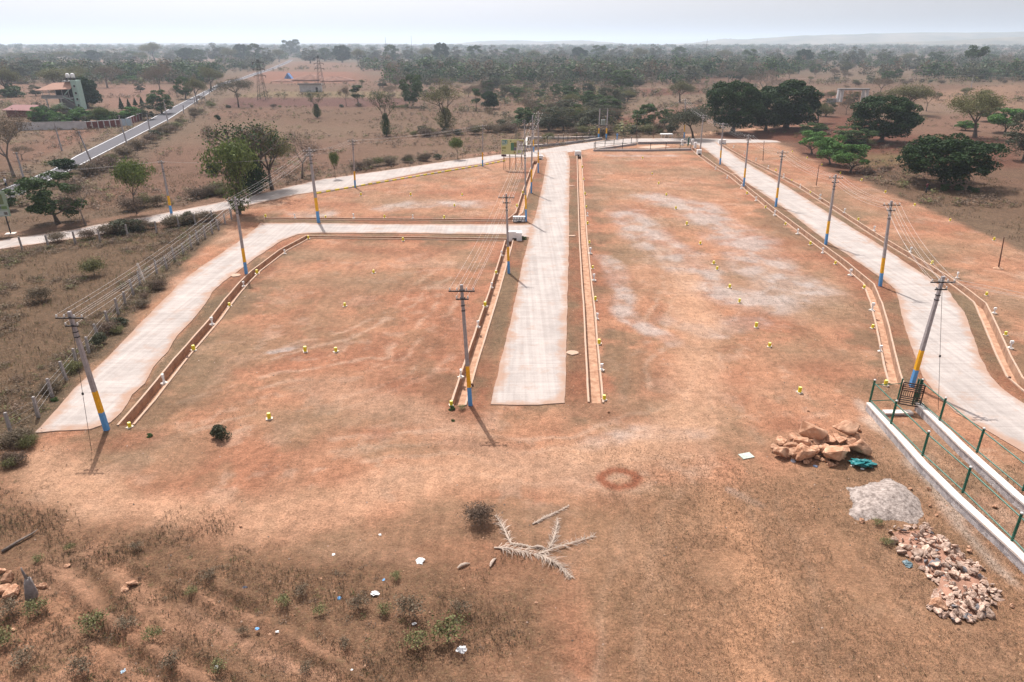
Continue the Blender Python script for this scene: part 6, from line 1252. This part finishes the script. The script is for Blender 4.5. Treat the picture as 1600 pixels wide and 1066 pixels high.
# sand heap
SP = [g2(p) for p in [(1322,762),(1350,762),(1362,756),(1390,750),(1415,762),(1430,780),(1442,805),(1430,816),(1400,812),(1370,812),(1340,812),(1328,803),(1338,790),(1330,778)]]
gx, gy = np.meshgrid(np.arange(min(p[0] for p in SP) - .2, max(p[0] for p in SP) + .2, .09), np.arange(min(p[1] for p in SP) - .2, max(p[1] for p in SP) + .2, .09))
Pg = np.stack([gx.ravel(), gy.ravel()], 1); sdv = sdist(Pg, SP) + (fbm(Pg[:, 0], Pg[:, 1], .6, 3) - .5) * .5; cc = g(1400, 778); hz = np.clip(sdv, -.3, 1) * .38 + (fbm(Pg[:, 0], Pg[:, 1], .25, 6) - .5) * .10 * (sdv > 0) + .22 * np.exp(-((Pg[:, 0] - cc[0]) ** 2 + (Pg[:, 1] - cc[1]) ** 2) / .8) + .02
idx = np.arange(gx.size).reshape(gx.shape); Q = np.stack([idx[:-1, :-1], idx[:-1, 1:], idx[1:, 1:], idx[1:, :-1]], -1).reshape(-1, 4); Q = Q[(hz[Q] > -.08).all(1)]
tag(link('sand_heap', np_mesh('sand_heap', np.stack([Pg[:, 0], Pg[:, 1], hz], 1), Q, mat('coarse_sand', (.235, .185, .16), .95, .3, 5, .9, 14, col2=(.33, .275, .245)), smooth=True)), 'spread heap of pale coarse sand beside the rubble pile', 'sand heap')
# dead palm fronds
def dead_frond(a, b, label, wd=.045, seed=0, lift=.25, ll=.55):
    A, B = Vector(g(*a)), Vector(g(*b)); d = B - A; L_ = d.length; az = math.atan2(d.y, d.x); r2 = np.random.default_rng(seed)
    t = empty('palm_frond', A, label, 'palm frond', 'dead palm fronds on the ground'); n = 52; pts = []; V = []; Q = []; p = np.array([0., 0, .04]); bend = r2.uniform(-.5, .5)
    for k in range(n):
        u = k / n; a = az + bend * (u - .5) + .06 * math.sin(u * 9 + seed); pts.append(p.copy()); p = p + np.array([math.cos(a), math.sin(a), 0]) * L_ / n; p[2] = .04 + lift * .5 * math.sin(math.pi * u) * (.7 + .3 * math.sin(u * 7))
    for k in range(3, n):
        for s_ in (-1, 1):
            for rep in range(2):
                if r2.random() < .42: continue
                f_ = pts[k] - pts[k - 1]; f_ /= np.linalg.norm(f_); sd = np.array([-f_[1], f_[0], 0]) * s_; l = ll * (1 - .55 * (k / n) ** 3) * r2.uniform(.35, 1.15); w_ = r2.uniform(.007, .014)
                d = f_ * r2.uniform(.1, 1.3) + sd * r2.uniform(.15, 1.0) + np.array([0, 0, r2.uniform(-.1, .35)]); d /= np.linalg.norm(d); m_ = pts[k] + d * l * .5; e_ = m_ + (d + np.array([r2.normal(0, .35), r2.normal(0, .35), -.35])) * l * .5; e_[2] = max(.02, e_[2]); sw_ = np.array([-d[1], d[0], .25]) * w_; o = len(V)
                V += [pts[k] - sw_, pts[k] + sw_, m_ + sw_, m_ - sw_, e_ + sw_ * .3, e_ - sw_ * .3]; Q += [(o, o + 1, o + 2, o + 3), (o + 3, o + 2, o + 4, o + 5)]
    link('leaflets', np_mesh('leaflets', np.array(V), np.array(Q), M['palmdry']), t)
    mb = MB(); mb.tube([tuple(q) for q in pts[::4]], [.045 - .035 * k / 12 for k in range(len(pts[::4]))], 5); mb.obj('midrib', M['palmdry'], t)
for a, b, lab, sd_, ll_ in (((799,851),(775,806),'dense pale dead palm frond pointing to the far left',1,.5), ((772,857),(848,872),'long dead palm frond lying across the left with hanging leaflets',2,.62), ((842,867),(893,903),'dead palm frond pointing to the near right',3,.6), ((857,858),(870,811),'short dense pale frond pointing away from the camera',4,.45), ((835,867),(930,836),'dead palm frond pointing to the right',5,.5), ((832,820),(890,791),'thin dead frond lying apart above the others',6,.25), ((798,850),(852,859),'nearly bare dark frond stalk between the fronds',7,.16)):
    dead_frond(a, b, lab, .04, sd_, .22 if sd_ < 6 else .08, ll_)
for px, py, rz, lab in ((843,857,-.15,'pale dry sheath base lying among the palm fronds'), (770,880,1.2,'curled brown sheath left of the palm fronds'), (724,885,.6,'curled grey sheath farther left of the palm fronds')):
    q = g(px, py); mb = MB(); mb.tube([(-.3, 0, .05), (-.1, .02, .10), (.12, 0, .09), (.32, -.03, .03)], [.03, .07, .06, .015], 6); o = mb.obj('palm_sheath', M['palmdry'], None, False, q); o.rotation_euler = (0, 0, rz); tag(o, lab, 'palm sheath')
# litter
def crumple(px, py, wpx, c, label, cat, flat=.35):
    q = g(px, py); s = wpx * mpp(px, py) * (.72 if cat == 'litter' else 1); bm = bmesh.new(); bmesh.ops.create_icosphere(bm, subdivisions=3, radius=.5)
    for v in bm.verts:
        n_ = float(vnoise(v.co.x * 5 + px, v.co.y * 5 + v.co.z * 4, .5, 3)); v.co *= .5 + .9 * n_; v.co.z *= flat
    me = bpy.data.meshes.new('litter'); bm.to_mesh(me); bm.free(); me.materials.append(mat('plastic', c, .4, .1, 5)); o = link('plastic_litter', me); o.location = (q[0], q[1], s * .1); o.scale = (s, s, s); o.rotation_euler = (random.uniform(-.3, .3), random.uniform(-.3, .3), random.uniform(0, 6)); tag(o, label, cat, 'scattered litter')
wt = (.75, .74, .73); bl = (.12, .32, .58)
for px, py, s, c, lab in ((586,928,17,wt,'white plastic bag in the weeds left of centre'), (721,1017,20,wt,'white plastic bag nearest the bottom edge'), (547,1050,13,wt,'torn white plastic strip near the bottom edge'), (657,877,18,wt,'flat white wrapper below the worn path'), (594,836,6,wt,'tiny white scrap below the worn path'), (601,907,9,bl,'small blue plastic scrap above the white bag'), (530,935,8,bl,'small blue plastic scrap left of the white bag'), (402,983,9,bl,'blue plastic scrap in the furrowed corner'), (194,1050,14,(.3,.42,.52),'pale blue plastic piece at the bottom left'), (338,1043,8,wt,'white scrap in the furrows'), (382,921,13,(.03,.03,.05),'black plastic bag in the near left weeds'), (386,928,8,wt,'white scrap beside the black bag'), (647,975,9,wt,'white scrap among the tall weeds'), (434,987,10,wt,'thin white strip in the furrows'), (521,867,7,wt,'white scrap beside a small weed'), (1237,1,1,wt,'')):
    if lab: crumple(px, py, s, c, lab, 'litter')
crumple(1347, 726, 34, (.02, .16, .17), 'dark teal crumpled tarpaulin at the right foot of the boulder pile', 'tarpaulin', .3); crumple(1332, 728, 7, wt, 'white cup beside the teal tarpaulin, left one', 'litter'); crumple(1347, 733, 8, wt, 'white cup in front of the teal tarpaulin', 'litter'); crumple(1239, 721, 10, (.4, .4, .45), 'greyish bag at the foot of the boulder pile', 'litter'); crumple(1274, 729, 9, (.12, .16, .25), 'dark blue scrap at the front of the boulder pile', 'litter'); crumple(1322, 672, 9, (.08, .12, .16), 'dark scrap behind the boulder pile', 'litter'); crumple(1418, 882, 14, (.10, .15, .17), 'dark grey cloth at the edge of the rubble pile', 'cloth')
q = g(1166, 713); mb = MB(); mb.box((0, 0, .03), (.72, .5, .04), .3); mb.box((.05, .05, .055), (.5, .3, .012), .3); tag(mb.obj('cement_bag', mat('faded_sack', (.42, .46, .40), .8, .15, 5), None, False, q), 'flat faded sack lying on the soil left of the boulder pile', 'sack')
q = g(50, 935); mb = MB(); mb.tube([(0, 0, -.1), (.02, .03, .35), (.0, .08, .7), (.03, .1, .95)], [.27, .22, .17, .12], 9); mb.tube([(.0, .1, .85), (-.08, .12, 1.2), (-.12, .14, 1.5)], [.07, .05, .02], 6); mb.tube([(.05, .08, .8), (.12, .1, 1.05)], [.06, .02], 5); t = tag(mb.obj('dead_stump', mat('grey_dead_wood', (.22, .19, .18), .95, .3, 4, .6, 8), None, True, q), 'grey broken dead stump behind the left edge boulders', 'stump')
q = g(28, 850); mb = MB(); mb.tube([(-.3, -.6, .08), (0, 0, .12), (.3, .6, .1), (.4, .85, .14)], [.07, .065, .045, .015], 6); tag(mb.obj('fallen_log', M['bark_pale'], None, True, q), 'dark fallen log in the weeds at the left edge', 'log')
# small clods and pebbles, uncountable
r2 = np.random.default_rng(12); n = 5200; P_ = np.stack([r2.uniform(-34, 36, n), r2.uniform(14, 60, n)], 1); m_ = inside(P_, SITEP) | True
for k in ROADW: m_ &= ~inside(P_, ROADW[k])
for k in DRW: m_ &= seg_dist(P_, DRW[k]) > .6
P_ = P_[m_]; base = np.array([(0, 0, .6), (.5, 0, 0), (0, .5, .1), (-.5, 0, 0), (0, -.5, .05), (0, 0, -.3)]); fb = np.array([(0, 1, 2, 2), (0, 2, 3, 3), (0, 3, 4, 4), (0, 4, 1, 1)])[:, :3]
s = (r2.random(len(P_)) ** 3 * .09 + .03)[:, None, None]; a = r2.uniform(0, 6.28, len(P_)); rot = np.stack([np.cos(a), -np.sin(a), np.sin(a), np.cos(a)], 1).reshape(-1, 2, 2)
B_ = np.repeat(base[None], len(P_), 0) * s * r2.uniform(.7, 1.3, (len(P_), 6, 3)); B_[:, :, :2] = np.einsum('nij,nkj->nki', rot, B_[:, :, :2]); B_[:, :, :2] += P_[:, None]
Fb = (fb[None] + (np.arange(len(P_)) * 6)[:, None, None]).reshape(-1, 3)
tag(link('gravel', np_mesh('gravel', B_.reshape(-1, 3), Fb, [M['rubble'], M['drain_in'], M['rock'], M['bark']], np.repeat(r2.choice(4, len(P_), p=[.2, .35, .25, .2]), 4).astype(np.int32))), 'small clods and pebbles scattered on the soil', 'pebbles', kind='stuff')

# ------------------------------------------------------------------ people
M['skin'] = mat('brown_skin', (.16, .08, .05), .6); M['hair'] = mat('black_hair', (.012, .01, .01), .6); M['shirt_white'] = mat('white_shirt', (.72, .72, .76), .8); M['cloth_dark'] = mat('dark_cloth', (.03, .035, .045), .8); M['shirt_blue'] = mat('blue_shirt', (.14, .28, .52), .8); M['shirt_maroon'] = mat('maroon_shirt', (.12, .03, .04), .8)
def skin_body(name, joints, edges, m, parent, sub=1):
    bm = bmesh.new(); vs = [bm.verts.new(j[0]) for j in joints]; [bm.edges.new((vs[a], vs[b])) for a, b in edges]; me = bpy.data.meshes.new('tmp'); bm.to_mesh(me); bm.free()
    o = bpy.data.objects.new('tmp', me); COL.objects.link(o); md = o.modifiers.new('s', 'SKIN'); md.use_smooth_shade = True
    if not me.skin_vertices: me.attributes  # layer comes with the modifier
    o.modifiers.new('u', 'SUBSURF').levels = sub
    bpy.context.view_layer.objects.active = o
    import bpy as _b
    for i, j in enumerate(joints): me.skin_vertices[0].data[i].radius = (j[1], j[1] if len(j) < 3 else j[2])
    me.skin_vertices[0].data[0].use_root = True
    bpy.context.view_layer.update(); dg = bpy.context.evaluated_depsgraph_get(); nm = bpy.data.meshes.new_from_object(o.evaluated_get(dg)); bpy.data.objects.remove(o); nm.materials.clear(); nm.materials.append(m)
    nm.polygons.foreach_set('use_smooth', [True] * len(nm.polygons)); return link(name, nm, parent)
def person(loc, label, top_m, low_m, rz=0, step=.18, lungi=False, bag=None, sit=False, h=1.65):
    t = empty('person', loc, label, 'person', rz=rz); k = h / 1.7; t.scale = (k, k, k)
    J = [((0, 0, .95), .13, .11), ((0, 0, 1.15), .12, .09), ((0, 0, 1.38), .16, .10), ((0, 0, 1.50), .055), ((0, .01, 1.57), .055), ((0, .015, 1.65), .085, .095), ((0, .005, 1.72), .06, .07),
         ((.17, 0, 1.40), .055), ((.24, .02, 1.15), .043), ((.25, .10, .90), .032), ((.25, .13, .80), .03), ((-.17, 0, 1.40), .055), ((-.24, -.02, 1.15), .043), ((-.26, .04, .90), .032), ((-.26, .06, .80), .03),
         ((.09, 0, .88), .09), ((.10, step * .5, .50), .062), ((.10, step, .09), .04), ((.10, step + .13, .03), .035), ((-.09, 0, .88), .09), ((-.10, -step * .3, .50), .062), ((-.10, -step, .09), .04), ((-.10, -step + .13, .03), .035)]
    E_ = [(0, 1), (1, 2), (2, 3), (3, 4), (4, 5), (5, 6), (2, 7), (7, 8), (8, 9), (9, 10), (2, 11), (11, 12), (12, 13), (13, 14), (0, 15), (15, 16), (16, 17), (17, 18), (0, 19), (19, 20), (20, 21), (21, 22)]
    body = skin_body('body', J, E_, M['skin'], t)
    mb = MB(); mb.lathe([(.15, .93), (.165, 1.0), (.165, 1.2), (.20, 1.38), (.17, 1.46), (.07, 1.50)], 14); mb.v = [(x * 1.08, y * .74, z) for x, y, z in mb.v]
    for s, el in ((1, .02), (-1, -.02)): mb.tube([(s * .15, 0, 1.42), (s * .21, el * .5, 1.28), (s * .245, el, 1.16)], [.075, .07, .062], 8)
    mb.obj('shirt', top_m, t, True)
    mb = MB()
    if lungi: mb.lathe([(.17, .96), (.18, .8), (.19, .55), (.20, .42)], 14); mb.v = [(x, y * .8, z) for x, y, z in mb.v]
    else:
        for s, st in ((1, step), (-1, -step)): mb.tube([(s * .085, 0, .96), (s * .095, st * .25, .72), (s * .10, st * .55, .46), (s * .10, st * .98, .10)], [.115, .10, .078, .06], 8)
    mb.obj('lower_garment', low_m, t, True)
    mb = MB(); mb.lathe([(.088, 1.64), (.1, 1.69), (.085, 1.75), (.04, 1.785)], 12); mb.v = [(x, y * 1.1 - .012, z) for x, y, z in mb.v]; mb.obj('hair', M['hair'], t, True)
    if bag: 
        mb = MB(); mb.lathe([(.02, .45), (.12, .48), (.14, .62), (.06, .76), (.03, .82)], 10, (.30, .12, 0)); o = mb.obj('carried_bag', bag, None, True, loc); o.rotation_euler = (0, 0, rz); tag(o, 'bright green bag in the hand of the person at the left edge', 'bag')
    return t
person(g(11, 294), 'person in white shirt and dark wrap walking along the asphalt road with a green bag', M['shirt_white'], M['cloth_dark'], rz=R(150), lungi=True, bag=mat('green_bag', (.25, .6, .08), .5))
person(g(964, 219), 'person in blue clothes standing on the approach road by the fenced triangle', M['shirt_blue'], M['shirt_blue'], rz=R(200), step=.05, h=1.7)
person(g(1446, 303), 'person in dark clothes standing by the weeds under the dome shaped mango', M['shirt_maroon'], M['cloth_dark'], rz=R(30), step=.16, h=1.75)
# rider on a motorbike on the far road
mq = g(329, 144); mt_ = empty('motorbike', mq, 'distant dark motorbike on the asphalt road near the bend', 'motorbike', rz=R(-30))
for y in (-.65, .65): mb = MB(); mb.tube([(.0 + .02 * s, y, .3) for s in (-2, 2)], .31, 16); mb.obj('wheel', M['iron'], mt_)
mb = MB(); mb.tube([(0, -.6, .35), (0, -.2, .55), (0, .3, .75), (0, .6, .4)], [.08, .16, .15, .05], 8); mb.obj('frame', M['iron'], mt_); mb = MB(); mb.box((0, -.25, .82), (.26, .7, .12)); mb.obj('seat', M['cloth_dark'], mt_); mb = MB(); mb.tube([(-.35, .42, 1.05), (0, .5, .98), (.35, .42, 1.05)], .03, 6); mb.obj('handlebar', M['iron'], mt_)
pm = Vector(mq) + Vector((0, 0, 0)); t = empty('person', (mq[0], mq[1], .0), 'person riding the distant motorbike', 'person', rz=R(-30))
skin_body('body', [((0, -.25, .95), .13), ((0, -.2, 1.2), .12), ((0, -.12, 1.42), .15), ((0, -.08, 1.55), .055), ((0, -.05, 1.68), .09), ((0, -.05, 1.76), .06), ((.18, -.1, 1.42), .05), ((.28, .12, 1.2), .04), ((.32, .4, 1.08), .03), ((-.18, -.1, 1.42), .05), ((-.28, .12, 1.2), .04), ((-.32, .4, 1.08), .03), ((.13, -.1, .9), .08), ((.2, .25, .78), .06), ((.2, .15, .4), .045), ((-.13, -.1, .9), .08), ((-.2, .25, .78), .06), ((-.2, .15, .4), .045)],
          [(0, 1), (1, 2), (2, 3), (3, 4), (4, 5), (2, 6), (6, 7), (7, 8), (2, 9), (9, 10), (10, 11), (0, 12), (12, 13), (13, 14), (0, 15), (15, 16), (16, 17)], M['shirt_maroon'], t)

# ------------------------------------------------------------------ haze: the air itself, one closed box
hb = MB(); hb.box((0, 5000, 84.5), (26000, 24000, 173.0))
hm = bpy.data.materials.new('haze'); hm.use_nodes = True; nt = hm.node_tree; nt.nodes.clear(); ho = nt.nodes.new('ShaderNodeOutputMaterial'); pv = nt.nodes.new('ShaderNodeVolumePrincipled')
pv.inputs['Color'].default_value = (.74, .86, 1.0, 1); pv.inputs['Density'].default_value = .00019; pv.inputs['Anisotropy'].default_value = .35
nt.links.new(pv.outputs[0], ho.inputs['Volume']); hz_ = hb.obj('haze', hm); tag(hz_, kind='stuff')
